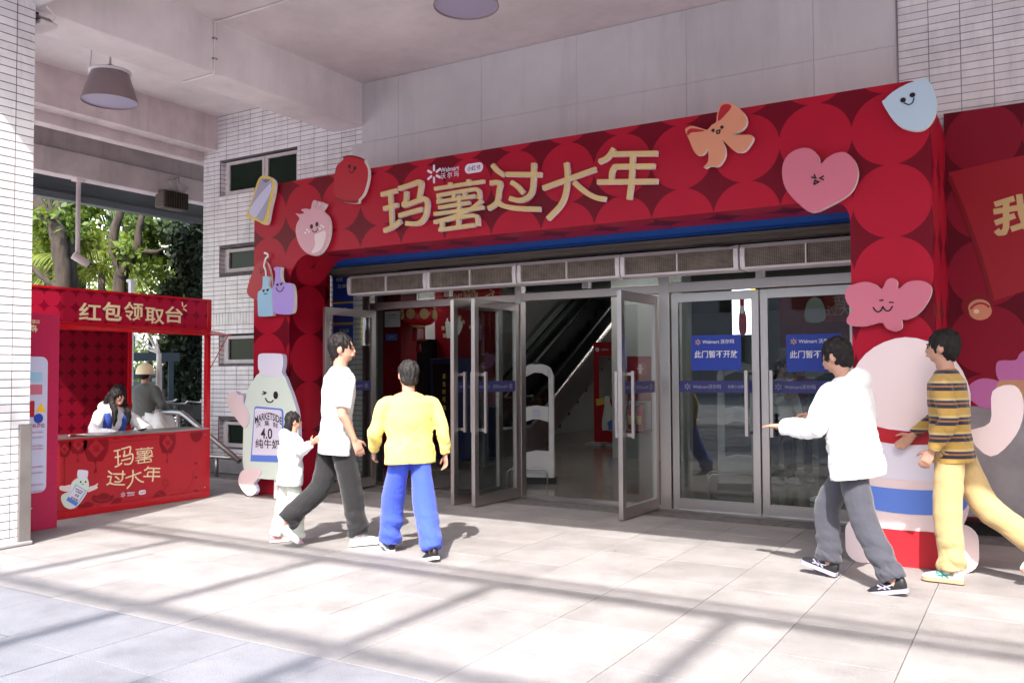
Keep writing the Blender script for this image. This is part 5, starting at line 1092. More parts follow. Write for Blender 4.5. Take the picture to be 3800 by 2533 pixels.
# white picket fence
q=dep(620,1470,22); t=T('picket_fence','white picket fence in the sun beyond the stall','fence',(q.x,q.y,0)); dd=Vector((ray(620,1370).x,ray(620,1370).y,0)).normalized(); uu=Vector((dd.y,-dd.x,0)); ff=Fr((q.x,q.y,0),uu,(0,0,1),-dd)
t.part('rail',MB().fbox(ff,-2.5,2,.75,.8,0,.04),'white'); t.part('rail',MB().fbox(ff,-2.5,2,.2,.25,0,.04),'white')
pk=None
for i in range(34):
    if pk is None: pk=t.part('picket',MB().fbox(Fr((0,0,0),ff.u,ff.v,ff.n),-.02,.02,0,.95,.04,.06),'white'); 
    else: c_=pk.copy(); col.objects.link(c_); pk2=c_; pk2.location=ff.p(-2.5+.135*i,0,0)-t.b; continue
    pk.location=ff.p(-2.5,0,0)-t.b
# leaves
def leaves(mb,pts,size,m=0,flat=0.0,asp=1.7):
    for p in pts:
        d1=Vector((random.gauss(0,1),random.gauss(0,1),random.gauss(0,1)-flat)).normalized(); d2=Vector((random.gauss(0,1),random.gauss(0,1),random.gauss(0,1))); d2=(d2-d1*d1.dot(d2)).normalized()
        s_=size*random.uniform(.6,1.35); a_=d1*s_*asp; b_=d2*s_*.5; p=Vector(p)
        mb.add([p,p+a_*.45+b_,p+a_,p+a_*.45-b_],[(0,1,2,3)],m)
def clump_pts(c,r,n,k=7):
    cs=[Vector(c)+Vector((random.gauss(0,1)*r[0]*.5,random.gauss(0,1)*r[1]*.5,random.gauss(0,1)*r[2]*.5)) for _ in range(k)]; out=[]
    for _ in range(n):
        q=random.choice(cs); rr=.33*min(r)
        out.append(q+Vector((random.gauss(0,rr),random.gauss(0,rr),random.gauss(0,rr*.8))))
    return out
LK=1.0
def limb(mb,pts,rs,seg=9):
    rs=[r_*LK for r_ in rs]
    P=cat([Vector(p) for p in pts],4,False); n=len(P); m_=len(pts)-1; RR=[]
    for i in range(n):
        u=i/4; k=min(int(u),m_-1); RR.append((rs[k]+(rs[k+1]-rs[k])*(u-k))*random.uniform(.92,1.08))
    mb.tube(P,RR,seg)
def zt(x,y,t_): return dep(100+x/3.136,600+y/3.136,t_)
# tree 1
LK=1.42
tt=19.0; base=zt(430,1480,tt); base.z=0
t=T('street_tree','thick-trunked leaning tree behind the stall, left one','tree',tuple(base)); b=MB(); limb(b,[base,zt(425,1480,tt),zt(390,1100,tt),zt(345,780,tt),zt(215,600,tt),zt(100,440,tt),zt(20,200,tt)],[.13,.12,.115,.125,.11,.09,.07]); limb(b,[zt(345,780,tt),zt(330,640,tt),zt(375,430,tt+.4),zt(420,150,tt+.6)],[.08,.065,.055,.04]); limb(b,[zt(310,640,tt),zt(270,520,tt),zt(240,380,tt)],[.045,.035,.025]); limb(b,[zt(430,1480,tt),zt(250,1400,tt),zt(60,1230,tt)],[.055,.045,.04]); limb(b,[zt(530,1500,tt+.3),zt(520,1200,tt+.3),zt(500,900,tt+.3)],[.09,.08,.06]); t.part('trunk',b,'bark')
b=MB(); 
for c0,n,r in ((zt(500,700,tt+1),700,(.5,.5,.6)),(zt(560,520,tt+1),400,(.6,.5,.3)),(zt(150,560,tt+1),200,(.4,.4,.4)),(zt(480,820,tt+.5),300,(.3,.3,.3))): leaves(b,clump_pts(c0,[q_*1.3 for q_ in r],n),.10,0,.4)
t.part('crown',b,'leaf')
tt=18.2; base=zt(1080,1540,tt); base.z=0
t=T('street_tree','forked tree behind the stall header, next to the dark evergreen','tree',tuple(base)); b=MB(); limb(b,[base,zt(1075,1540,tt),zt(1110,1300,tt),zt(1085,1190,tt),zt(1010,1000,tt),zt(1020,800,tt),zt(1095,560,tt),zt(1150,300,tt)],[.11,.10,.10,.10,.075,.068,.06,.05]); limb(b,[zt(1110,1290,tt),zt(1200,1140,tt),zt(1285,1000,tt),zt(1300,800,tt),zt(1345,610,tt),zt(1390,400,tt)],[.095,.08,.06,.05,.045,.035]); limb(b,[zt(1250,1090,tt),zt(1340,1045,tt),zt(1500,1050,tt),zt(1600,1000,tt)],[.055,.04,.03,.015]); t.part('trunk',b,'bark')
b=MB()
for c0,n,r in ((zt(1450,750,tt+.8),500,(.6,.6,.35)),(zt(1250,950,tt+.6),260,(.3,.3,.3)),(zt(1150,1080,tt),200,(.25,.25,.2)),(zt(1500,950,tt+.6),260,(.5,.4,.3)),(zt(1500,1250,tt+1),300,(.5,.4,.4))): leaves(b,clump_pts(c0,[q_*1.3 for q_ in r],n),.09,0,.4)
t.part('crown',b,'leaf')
# dark evergreen
LK=1.0
base=dep(700,1400,19.0); base.z=0; t=T('dark_evergreen','tall dense dark evergreen between the trees and the tiled wall','tree',tuple(base)); b=MB(); limb(b,[base,base+Vector((0,0,1.5)),base+Vector((.05,.05,2.6))],[.10,.08,.04]); t.part('trunk',b,'bark'); b=MB(); P=[]
for _ in range(15000):
    y=random.uniform(830,1600); e_=640+ (0 if y<1050 else -min(40,(y-1050)*.15)) + 30*math.sin(y*.021)+18*math.sin(y*.057+1); e_ += 0 if y<1300 else min(75,(y-1300)*.42)
    x=e_+ (790-e_)*abs(random.gauss(0,.55)) - random.expovariate(1/12)*.9
    x=min(x,800)
    P.append(dep(x,y+random.uniform(-15,15),random.uniform(18.2,20.5)))
leaves(b,P,.085,0,.5); t.part('crown',b,'leafd')
# palm fronds (arching rachis with leaflets)
def frond(mb,a,b_,sag,L,n=34,w_=.02,m=0):
    a,b_=Vector(a),Vector(b_); pts=[a.lerp(b_,i/n)+Vector((0,0,-sag*((i/n)**2)+sag*.5*(i/n))) for i in range(n+1)]; mb.tube(pts[::4]+[pts[-1]],.012,5,m)
    for i in range(2,n):
        tg=(pts[i+1]-pts[i-1]).normalized(); sd=tg.cross(Vector((0,0,1))).normalized(); l=L*math.sin(math.pi*(i/n)**.7*.92+.12)
        for s_ in (-1,1):
            d_=(sd*s_*.7+tg*.55+Vector((0,0,-.55+random.uniform(-.15,.15)))).normalized(); p=pts[i]; q=p+d_*l*.55; r_=q+(d_+Vector((0,0,-.6))).normalized()*l*.5; ww=tg*w_
            mb.add([p-ww,p+ww,q+ww*.9,q-ww*.9,r_],[(0,1,2,3),(3,2,4)],m)
random.seed(11)
palms=[((1180,560),16,'leaf palm'),((720,640),15,''),((80,900),15,'')]
def palm(cx,cy,t_,label,dirs,mname,grp='palms among the trees'):
    c0=zt(cx,cy,t_); bs=Vector((c0.x,c0.y,0)); tp=T('palm_tree',label,'palm',tuple(bs),grp); b=MB(); limb(b,[bs,bs+Vector((.05,0,c0.z*.5)),c0],[.13,.10,.08]); tp.part('trunk',b,'bark'); b=MB()
    for an,up,Lg in dirs:
        Lg*=t_/15; up*=t_/15; d_=uu*math.cos(R(an))*Lg+dd*random.uniform(-.4,.4)*Lg; frond(b,c0,c0+d_+Vector((0,0,up)),.9*t_/15,.62*t_/15)
    tp.part('crown',b,mname)
palm(1150,420,21,'palm with long drooping dark fronds in front of the white block',[(0,.2,1.6),(180,.2,1.6),(200,-.5,1.3),(-20,-.4,1.3),(160,.6,1.5),(20,.5,1.3),(230,-1.0,1.0),(-60,-1.1,.9)],'palm')
palm(640,420,20.5,'palm hanging its fronds beside the left tree trunk',[(0,-.1,1.3),(-30,-.7,1.1),(-60,-1.2,.8),(210,-.6,1.1),(180,.1,1.2),(240,-1.2,.8),(270,-1.4,.5)],'palm')
palm(60,780,21,'palm partly behind the tiled pillar',[(0,.2,1.2),(-30,-.4,1.2),(-60,-.9,1.0),(20,.6,1.0),(-80,-1.2,.6)],'palm')
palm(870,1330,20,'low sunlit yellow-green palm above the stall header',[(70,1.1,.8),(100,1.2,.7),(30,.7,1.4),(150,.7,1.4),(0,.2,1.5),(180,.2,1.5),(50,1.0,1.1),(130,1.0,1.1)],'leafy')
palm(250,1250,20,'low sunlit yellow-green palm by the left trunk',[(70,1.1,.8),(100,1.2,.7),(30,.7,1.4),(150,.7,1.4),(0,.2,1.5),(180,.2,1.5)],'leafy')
# sunlit shrubs beyond
def shrub(x,y,t_,r,n,mname,label,size=.09):
    c0=dep(x,y,t_); bs=Vector((c0.x,c0.y,0)); tp=T('leafy_shrub',label,'shrub',tuple(bs),'sunlit shrubs and small trees beyond'); b=MB(); limb(b,[bs,Vector((c0.x,c0.y,c0.z*.6)),c0],[.08,.06,.03],6); tp.part('trunk',b,'bark'); b=MB(); leaves(b,clump_pts(c0,r,int(n*.6),9),size,0,.3); tp.part('crown',b,mname)
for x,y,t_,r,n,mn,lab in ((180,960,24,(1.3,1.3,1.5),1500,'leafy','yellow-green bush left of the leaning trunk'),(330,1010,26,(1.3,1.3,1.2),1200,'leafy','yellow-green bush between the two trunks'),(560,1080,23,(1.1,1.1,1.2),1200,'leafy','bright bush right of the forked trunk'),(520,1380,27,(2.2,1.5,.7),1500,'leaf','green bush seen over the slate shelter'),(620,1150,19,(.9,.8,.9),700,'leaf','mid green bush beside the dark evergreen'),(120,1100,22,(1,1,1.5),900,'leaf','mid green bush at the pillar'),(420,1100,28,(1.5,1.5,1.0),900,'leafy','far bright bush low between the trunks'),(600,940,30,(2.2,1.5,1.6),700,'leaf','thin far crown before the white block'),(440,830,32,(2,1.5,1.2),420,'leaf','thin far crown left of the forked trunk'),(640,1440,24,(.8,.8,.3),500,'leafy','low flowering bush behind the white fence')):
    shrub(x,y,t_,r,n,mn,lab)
# bare branches
q=dep(590,1330,13); t=T('bare_shrub','pale bare-branched shrub behind the stall opening','shrub',(q.x,q.y,0)); b=MB(); q0=Vector((q.x,q.y,0)); top=dep(590,1310,13); limb(b,[q0,Vector((q.x,q.y,1.2)),top],[.05,.045,.035],6)
for x,y in ((500,1235),(520,1250),(540,1225),(560,1240),(500,1270),(575,1230)): limb(b,[top,dep((590+x)/2,(1310+y)/2+4,13),dep(x,y,13.1)],[.022,.014,.006],5)
t.part('branches',b,'bwhite')
# bicycles
def bike(c,rz,label):
    e=thing('bicycle',label,'bicycle',c,'parked bicycles behind the stall',rz)
    for x in (-.52,.52):
        b=MB(); pts=[(x+.33*math.cos(R(a)),0,.34+.33*math.sin(R(a))) for a in range(0,361,20)]; b.tube(pts,.018,6,caps=False); wh=b.build('wheel','rubber',e); b=MB()
        for a in range(0,180,20): b.tube([(x+.32*math.cos(R(a)),0,.34+.32*math.sin(R(a))),(x-.32*math.cos(R(a)),0,.34-.32*math.sin(R(a)))],.002,3)
        b.build('spokes','steel',wh)
    MB().tube([(-.52,0,.34),(-.12,0,.30),(.38,0,.78),(-.18,0,.72),(-.12,0,.30)],.018,6).tube([(-.52,0,.34),(-.18,0,.72)],.012,6).tube([(.52,0,.34),(.36,0,.95)],.016,6).build('frame','rubber',e)
    MB().tube([(.28,-.28,1.0),(.36,-.1,.97),(.36,.1,.97),(.28,.28,1.0)],.014,6).build('handlebar','steeld',e); MB().box(-.32,-.06,-.07,.07,.86,.92).tube([(-.18,0,.7),(-.19,0,.87)],.014,6).build('saddle','rubber',e,bev=.02); b=MB(); b.box(.42,.68,-.15,.15,.72,.95); b.build('basket','black2',e)
    return e
for i,(x,t_,rz,lab) in enumerate(((600,14.2,.3,'black parked bicycle nearest the handrail corner'),(660,14.8,.5,'black parked bicycle in the middle behind the handrail'),(565,15.4,.2,'black parked bicycle farthest left behind the stall counter'))):
    q=dep(x,1500,t_); bike((q.x,q.y,0),rz,lab)
q=dep(585,1500,12.6); t=T('scooter_cover','crumpled pale grey dust cover over a parked scooter','scooter cover',(q.x,q.y,0)); b=MB(); N=14; SC=.72
for i in range(N+1):
    for j in range(N+1):
        u,v=i/N*2-1,j/N*2-1; z_=(1-abs(u)**2.5)*(1-abs(v)**3)*.55+.5; z_=max(z_-(.5 if max(abs(u),abs(v))>.98 else 0)*.6,.05); b.v.append((q.x+u*.55*SC+random.uniform(-.03,.03),q.y+v*.4*SC+random.uniform(-.03,.03),z_*.86+random.uniform(-.04,.04)))
for i in range(N):
    for j in range(N): o=i*(N+1)+j; b.f.append([o,o+N+1,o+N+2,o+1]); b.m.append(0); b.sm.append(True)
t.part('sheet',b,'bwhite')
# ================================================================ BEHIND THE CAMERA (pergola casts the lattice of shade; tree and block are added)
ZG=9.0; kY=ZG/1.10; kX=.338*kY
t=T('steel_pergola','tall grey steel grid pergola over the forecourt in front of the entrance','pergola',(0,-6,0))
for i in range(7):
    y=5.165-kY-1.635*i; t.part('cross_bar',MB().box(-9,9,y-.055,y+.055,ZG-.10,ZG),'fasc')
for i in range(10):
    x=-8.1+1.63*i+kX-.0; t.part('long_bar',MB().box(x-.05,x+.05,5.165-kY-1.635*6,5.165-kY,ZG-.12,ZG-.02),'fasc')
t.part('edge_pipe',MB().box(-9,9,5.165-kY+.17,5.165-kY+.23,ZG-.05,ZG),'fasc')
for x in (-8.6,8.6):
    for y in (-13,-3.3): t.part('column',MB().box(x-.12,x+.12,y-.12,y+.12,0,ZG-.12),'fasc')
random.seed(5)
bs=Vector((-3.2,-8.2,0)); t=T('added_shade_tree','unseen leafy tree behind the viewer, added to dapple the near paving with shade','tree',tuple(bs)); b=MB(); limb(b,[bs,bs+Vector((.2,.3,3)),bs+Vector((.6,1.2,6))],[.2,.17,.1]); t.part('trunk',b,'bark'); b=MB(); P=[]  # unseen tree, added so its crown shades the lower-left paving
for c0,r,n in (((-2.0,-6.2,7.2),(2.3,1.6,1.0),1500),((-4.6,-6.6,7.5),(1.6,1.4,1.0),900),((.8,-6.9,7.2),(1.6,1.4,.9),600)): leaves(b,clump_pts(c0,r,n,16),.16,0,.3)
t.part('crown',b,'leaf')
t=T('added_reflection_block','unseen plain grey block added across the plaza to darken the door glass reflections','building',(0,-34,0)); t.part('wall',MB().box(-45,45,-46,-34,0,15),'conc'); fo=Fr((0,-34,0),(-1,0,0),(0,0,1),(0,1,0))  # unseen block, added so the door glass mirrors something dark
for i in range(20):
    for j in range(4): t.part('window',MB().fbox(fo,-42+4.3*i,-39.6+4.3*i,1.5+3.5*j,3.5+3.5*j,0,.05),'wglass')
# ================================================================ PEOPLE
from mathutils import noise
M['skin']=mat('skin',(.46,.25,.18),.5,var=.08,vs=12); M['skin'].node_tree.nodes['Principled BSDF'].inputs['Subsurface Weight'].default_value=.08
M['hair']=mat('black_hair',(.009,.006,.006),.6,bump=.6,bs=120,stretch=(1,1,.12)); M['hairg']=mat('greying_hair',(.022,.019,.019),.6,var=.4,vs=60,bump=.6,bs=120,stretch=(1,1,.12))
def cloth(n,c,**k): return mat(n,c,.85,var=.05,vs=6,bump=.25,bs=260,sheen=.2,**k)
M['cwhite']=cloth('white_cotton',(.80,.79,.80)); M['cjack']=cloth('white_jacket',(.82,.82,.84)); M['cyel']=cloth('yellow_knit',(.78,.60,.16)); M['cblue']=cloth('royal_blue_trousers',(.045,.085,.55)); M['cblack']=cloth('black_trousers',(.016,.015,.017)); M['cgrey']=cloth('grey_trousers',(.06,.06,.078)); M['ckhaki']=cloth('khaki_trousers',(.46,.32,.15)); M['cpale']=cloth('pale_trousers',(.66,.67,.58)); M['cnavy']=cloth('blue_panel',(.03,.07,.36)); M['cdark']=cloth('dark_uniform',(.02,.02,.028)); M['chood']=cloth('grey_hoodie',(.10,.105,.10)); M['hivis']=mat('hi_vis_yellow',(.62,.72,.02),.5)
m=cloth('striped_jersey',(.40,.26,.09)); M['cstripe']=m
tn=m.node_tree; bb_=tn.nodes['Principled BSDF']; g=_n(m,'ShaderNodeNewGeometry'); sx=_n(m,'ShaderNodeSeparateXYZ'); tn.links.new(g.outputs['Position'],sx.inputs[0])
mu=_n(m,'ShaderNodeMath',operation='MULTIPLY'); mu.inputs[1].default_value=1/.115; tn.links.new(sx.outputs[2],mu.inputs[0]); fr_=_n(m,'ShaderNodeMath',operation='FRACT'); tn.links.new(mu.outputs[0],fr_.inputs[0])
rp=_n(m,'ShaderNodeValToRGB'); rp.color_ramp.interpolation='CONSTANT'; cr=rp.color_ramp; cr.elements[0].position=0; cr.elements[0].color=(.42,.25,.06,1); cr.elements[1].position=.42; cr.elements[1].color=(.02,.02,.04,1)
for p_,c_ in ((.62,(.30,.12,.03,1)),(.72,(.03,.03,.06,1)),(.86,(.5,.36,.16,1))): e_=cr.elements.new(p_); e_.color=c_
tn.links.new(fr_.outputs[0],rp.inputs[0]); tn.links.new(rp.outputs[0],bb_.inputs['Base Color'])
def ell(mb,c,r,rot=None,seg=18,rg=12,m=0):
    c=Vector(c); o=len(mb.v)
    for i in range(rg+1):
        th=math.pi*i/rg
        for k in range(seg):
            ph=2*math.pi*k/seg; v=Vector((r[0]*math.sin(th)*math.cos(ph),r[1]*math.sin(th)*math.sin(ph),r[2]*math.cos(th)))
            if rot: v=rot@v
            mb.v.append(tuple(c+v))
    for i in range(rg):
        for k in range(seg):
            k2=(k+1)%seg; mb.f.append([o+i*seg+k,o+(i+1)*seg+k,o+(i+1)*seg+k2,o+i*seg+k2]); mb.m.append(m); mb.sm.append(True)
def loft(mb,ps,rs,side=Vector((1,0,0)),seg=16,n=3):
    """smooth closed limb: ps centres, rs (ra, rb) half widths along 'side' and across"""
    ps=[Vector(p) for p in ps]; P=cat(ps,n,False); m_=len(ps)-1; o=len(mb.v); N=len(P); Q=[]
    for i in range(N):
        u=i/n; k=min(int(u),m_-1); t=u-k; t=t*t*(3-2*t); Q.append((rs[k][0]*(1-t)+rs[k+1][0]*t, rs[k][1]*(1-t)+rs[k+1][1]*t))
    for i,p in enumerate(P):
        t=(P[min(i+1,N-1)]-P[max(i-1,0)]).normalized(); a=(side-t*side.dot(t)).normalized(); b=t.cross(a)
        for k in range(seg): an=2*math.pi*k/seg; mb.v.append(tuple(p+a*math.cos(an)*Q[i][0]+b*math.sin(an)*Q[i][1]))
    for i in range(N-1):
        for k in range(seg): k2=(k+1)%seg; mb.f.append([o+i*seg+k,o+i*seg+k2,o+(i+1)*seg+k2,o+(i+1)*seg+k]); mb.m.append(0); mb.sm.append(True)
    mb.f.append([o+k for k in range(seg-1,-1,-1)]); mb.m.append(0); mb.sm.append(True)
    mb.f.append([o+(N-1)*seg+k for k in range(seg)]); mb.m.append(0); mb.sm.append(True)
def union(mb,name,mname,parent,vox,wr=0.0,wf=(9,9,20),keep=None,smooth=3,cut=None):
    me=bpy.data.meshes.new(name); me.from_pydata(mb.v,[],mb.f)
    ob=bpy.data.objects.new(name,me); col.objects.link(ob)
    md=ob.modifiers.new('r','REMESH'); md.mode='VOXEL'; md.voxel_size=vox; md.use_smooth_shade=True
    sm=ob.modifiers.new('s','SMOOTH'); sm.factor=.5; sm.iterations=smooth
    dg=bpy.context.evaluated_depsgraph_get(); m2=bpy.data.meshes.new_from_object(ob.evaluated_get(dg)); bpy.data.objects.remove(ob)
    if wr:
        zf=.16 if name=='trousers' else (min(v.co.z for v in m2.vertices)+.22)
        sd=random.uniform(0,50)
        ns=[v.normal.copy() for v in m2.vertices]
        for v,nn in zip(m2.vertices,ns):
            c=v.co; am=.45 if name=='hair' and False else (1.0 if name=='hair' else .35+1.3*math.exp(-((c.z-zf)/.13)**2)); d=noise.noise(Vector((c.x*wf[0]+sd,c.y*wf[1],c.z*wf[2]+c.x*6)))*wr*am - (max(0,1-abs(noise.noise(Vector((c.x*wf[0]*1.1,c.y*wf[1]*1.1+sd,c.z*wf[2]*.9-c.y*7+c.x*5))))*7)**1.5)*wr*.45*am
            v.co=c+nn*d
    if cut:
        bm=bmesh.new(); bm.from_mesh(m2); bmesh.ops.delete(bm,geom=[v for v in bm.verts if cut(v.co)],context='VERTS'); bm.to_mesh(m2); bm.free()
    m2.materials.clear(); m2.materials.append(M[mname]); 
    for p in m2.polygons: p.use_smooth=True; p.material_index=0
    m2.name=name; o=bpy.data.objects.new(name,m2); col.objects.link(o); o.parent=parent
    return o
def shoe(parent,ank,fwd,up,cols,label=None,k=1.0,stripe=None):
    f_=Fr(Vector(ank)-Vector(up)*.075*k,fwd,Vector(up).cross(fwd)*-1,up); ln=.27*k
    side=f_.v
    out=[(-.075,.0),(-.065,.032),(.0,.036),(.08,.042),(.15,.046),(.185,.030),(.195,0),(.185,-.030),(.15,-.044),(.08,-.040),(0,-.034),(-.065,-.032)]
    out=[(a*k,b*k) for a,b in out]
    so=MB().prism(f_,cat(out,3),0,.026*k); sh=so.build('shoe',cols[1],parent)
    b=MB(); c0=lambda u,h: f_.p(u*k,0,h*k)
    rs=[(-.070,.055,.022,.040),(-.05,.055,.030,.05),(0,.055,.033,.052),(.05,.045,.036,.040),(.10,.038,.040,.028),(.15,.032,.040,.020),(.185,.026,.026,.012)]
    loft(b,[c0(u,h) for u,h,_,_ in rs],[(w_*k,h_*k) for _,_,w_,h_ in rs],side=side)
    up_=b; u2=up_.build('upper',cols[0],sh)
    if stripe:
        for s_ in (-1,1):
            g_=Fr(f_.p(0,0,0),f_.u,f_.n,f_.v*s_); b=MB()
            for p,q in (((.02,.035),(.075,.075)),((.05,.035),(.10,.066)),((.0,.06),(.10,.04))): b.stroke(g_,[(p[0]*k,p[1]*k),(q[0]*k,q[1]*k)],.008*k,.030*k,.040*k)
            b.build('side_stripe',stripe,sh)
    return sh
def hand(mb,w_,d,n,k=1.0,curl=.5,side=1):
    """palm with five fingers, d = pointing direction, n = palm normal"""
    d=Vector(d).normalized(); n=Vector(n); n=(n-d*d.dot(n)).normalized(); s_=d.cross(n)*side; w_=Vector(w_)
    loft(mb,[w_-d*.03*k,w_,w_+d*.045*k,w_+d*.085*k],[(.024*k,.019*k),(.027*k,.018*k),(.040*k,.016*k),(.038*k,.013*k)],side=s_,seg=12)
    for i,(o_,l) in enumerate(((.030,.068),(.010,.078),(-.010,.073),(-.029,.058))):
        p0=w_+d*.070*k+s_*o_*k; a=curl*(.35+.07*i); d1=(d*math.cos(a)+n*math.sin(a)); d2=(d*math.cos(a*2.4)+n*math.sin(a*2.4)); d3=(d*math.cos(a*3.4)+n*math.sin(a*3.4))
        p1=p0+d1*l*.50*k+s_*o_*.1; p2=p1+d2*l*.33*k; p3=p2+d3*l*.24*k; mb.tube([p0,p1,p2,p3],[.0098*k,.0092*k,.0082*k,.0066*k],8)
    t0=w_+d*.018*k+s_*.026*k; d1=(d*.62+s_*.75+n*.25).normalized(); d2=(d*.9+s_*.30+n*.35).normalized(); mb.tube([t0,t0+d1*.042*k,t0+d1*.042*k+d2*.032*k,t0+d1*.042*k+d2*.050*k],[.0135*k,.0115*k,.0098*k,.007*k],8)
def rot_yx(yaw,pitch): return Matrix.Rotation(yaw,3,'Z')@Matrix.Rotation(-pitch,3,'X')
def person(label,foot,fxy,rz,H,legs,arms,top='cwhite',bottom='cblack',shoes=('white','white'),sleeve='long',hair='hair',hairstyle='short',lean=.04,hyaw=0,hpitch=0,wide=1.0,flare=1.0,jacket=1.0,hem=.80,hood=False,stripe=None,handn=None,curls=(.5,.5),category='person',group=None,shoe_label=None,stance_z=0.0,seated=False,vox=.011,footpitch=(0,0)):
    """foot: index of the planted foot (0 left, 1 right) whose ankle stands over fxy. legs: (thigh angle, knee flex) degrees, left then right. arms: ((elbow offset),(wrist offset)) left, right, in metres for a 1.75 m person"""
    k=H/1.75
    th,shn,ah=.43*k,.41*k,.085*k
    hips=[Vector((s_*.09*k,0,0)) for s_ in (-1,1)]; J=[]
    for i,(a,b) in enumerate(legs):
        a,b=R(a),R(b); kn=hips[i]+Vector((0,math.sin(a),-math.cos(a)))*th; an=kn+Vector((0,math.sin(a-b),-math.cos(a-b)))*shn; J.append([hips[i],kn,an])
    dz=stance_z+ah-J[foot][2].z; root=Vector((0,0,dz))
    J=[[p+root for p in q] for q in J]; pel=root+Vector((0,0,.03*k))
    ca,sa=math.cos(rz),math.sin(rz); an=J[foot][2]; ox=fxy[0]-(an.x*ca-an.y*sa); oy=fxy[1]-(an.x*sa+an.y*ca)
    e=thing('person',label,category,(ox,oy,0),group,rz)
    up=Vector((0,math.sin(lean),math.cos(lean)))
    sp=lambda h: pel+up*h*k
    X=Vector((1,0,0)); chest=sp(.34); shz=sp(.475); nk=sp(.52); hrot=rot_yx(hyaw,hpitch)
    hc=nk+up*.035*k+hrot@Vector((0,.018,.110))*k
    # body: head, neck, hands, forearms in one skin
    b=MB(); loft(b,[sp(.40),sp(.50),nk,nk+(hc-nk)*.6],[(.09*k,.07*k),(.065*k,.060*k),(.056*k,.058*k),(.055*k,.06*k)])
    ell(b,hc+hrot@Vector((0,-.005,.018))*k,(.076*k,.095*k,.100*k),hrot); loft(b,[hc+hrot@Vector((0,.02,.02))*k,hc+hrot@Vector((0,.028,-.05))*k,hc+hrot@Vector((0,.040,-.095))*k],[(.068*k,.072*k),(.058*k,.060*k),(.030*k,.036*k)])
    loft(b,[hc+hrot@Vector((0,.085,.035))*k,hc+hrot@Vector((0,.096,.0))*k,hc+hrot@Vector((0,.103,-.018))*k,hc+hrot@Vector((0,.085,-.028))*k],[(.007*k,.010*k),(.009*k,.010*k),(.014*k,.009*k),(.010*k,.008*k)],seg=8)
    loft(b,[hc+hrot@Vector((-.028,.086,-.048))*k,hc+hrot@Vector((0,.096,-.046))*k,hc+hrot@Vector((.028,.086,-.048))*k],[(.006*k,.007*k),(.010*k,.010*k),(.006*k,.007*k)],side=Vector((0,0,1)),seg=8)
    for s_ in (-1,1): ell(b,hc+hrot@Vector((s_*.078,-.005,.0))*k,(.012*k,.022*k,.034*k),hrot,10,8)
    A=[]
    for i,(eo,wo) in enumerate(arms):
        s_=(-1,1)[i]; sh=shz+Vector((s_*.185*k*wide,0,-.035*k)); el=sh+Vector(eo)*k; wr=el+Vector(wo)*k; A.append((sh,el,wr))
        loft(b,[sh,el,el.lerp(wr,.3),wr],[(.045*k,.045*k),(.040*k,.040*k),(.040*k,.037*k),(.026*k,.022*k)],side=X if abs((wr-el).normalized().x)<.8 else Vector((0,1,0)))
        dn=(handn[i] if handn else (-s_,0,0)); hand(b,wr,(wr-el),dn,k,curls[i],side=-1 if i==0 else 1)
    for i in (0,1): loft(b,[J[i][1].lerp(J[i][2],.55),J[i][2],J[i][2]-Vector((0,0,.02*k))],[(.042*k,.045*k),(.034*k,.038*k),(.036*k,.04*k)])
    loft(b,[sp(-.02),sp(.2),sp(.42)],[(.13*k,.09*k),(.12*k,.085*k),(.14*k,.085*k)])
    for i in (0,1): loft(b,[J[i][0],J[i][1],J[i][2]],[(.06*k,.06*k),(.045*k,.045*k),(.034*k,.036*k)])
    body=union(b,'body','skin',e,.0078*max(k,.8),smooth=2)
    for s_ in (-1,1):
        b=MB(); ell(b,hc+hrot@Vector((s_*.031,.0885,.012))*k,(.012*k,.006*k,.007*k),hrot,10,8); b.build('eye','black',body)
        b=MB(); b.tube([hc+hrot@Vector((s_*.015,.094,.031))*k,hc+hrot@Vector((s_*.033,.092,.036))*k,hc+hrot@Vector((s_*.050,.080,.030))*k],.0035*k,6); b.build('eyebrow','hair',body)
    b=MB(); b.tube([hc+hrot@Vector((-.022,.0985,-.047))*k,hc+hrot@Vector((0,.106,-.046))*k,hc+hrot@Vector((.022,.0985,-.047))*k],.0035*k,6); b.build('mouth','redm',body)
    # hair
    b=MB(); ell(b,hc+hrot@Vector((0,-.020,.040))*k,(.092*k,.106*k,.108*k),hrot); ell(b,hc+hrot@Vector((0,-.045,-.01))*k,(.078*k,.070*k,.085*k),hrot)
    if hairstyle=='long':
        loft(b,[hc+hrot@Vector((0,-.06,.03))*k,hc+hrot@Vector((0,-.085,-.08))*k,sp(.42)+Vector((0,-.11,0))*k,sp(.26)+Vector((0,-.13,0))*k],[(.08*k,.05*k),(.09*k,.045*k),(.08*k,.035*k),(.03*k,.02*k)])
        for s_ in (-1,1): loft(b,[hc+hrot@Vector((s_*.07,.0,.05))*k,hc+hrot@Vector((s_*.085,.03,-.05))*k,hc+Vector((s_*.10,.075,-.20))*k,hc+Vector((s_*.105,.07,-.36))*k],[(.025*k,.045*k),(.028*k,.045*k),(.035*k,.035*k),(.012*k,.015*k)])
    if hairstyle=='bob': loft(b,[hc+hrot@Vector((0,-.05,.03))*k,hc+hrot@Vector((0,-.07,-.07))*k,hc+hrot@Vector((0,-.07,-.12))*k],[(.085*k,.055*k),(.09*k,.055*k),(.07*k,.04*k)])
    if hairstyle=='ponytail': loft(b,[hc+hrot@Vector((0,-.10,.06))*k,hc+hrot@Vector((0,-.15,.02))*k,hc+hrot@Vector((0,-.16,-.10))*k,hc+hrot@Vector((0,-.14,-.22))*k],[(.025*k,.025*k),(.035*k,.035*k),(.035*k,.03*k),(.01*k,.01*k)])
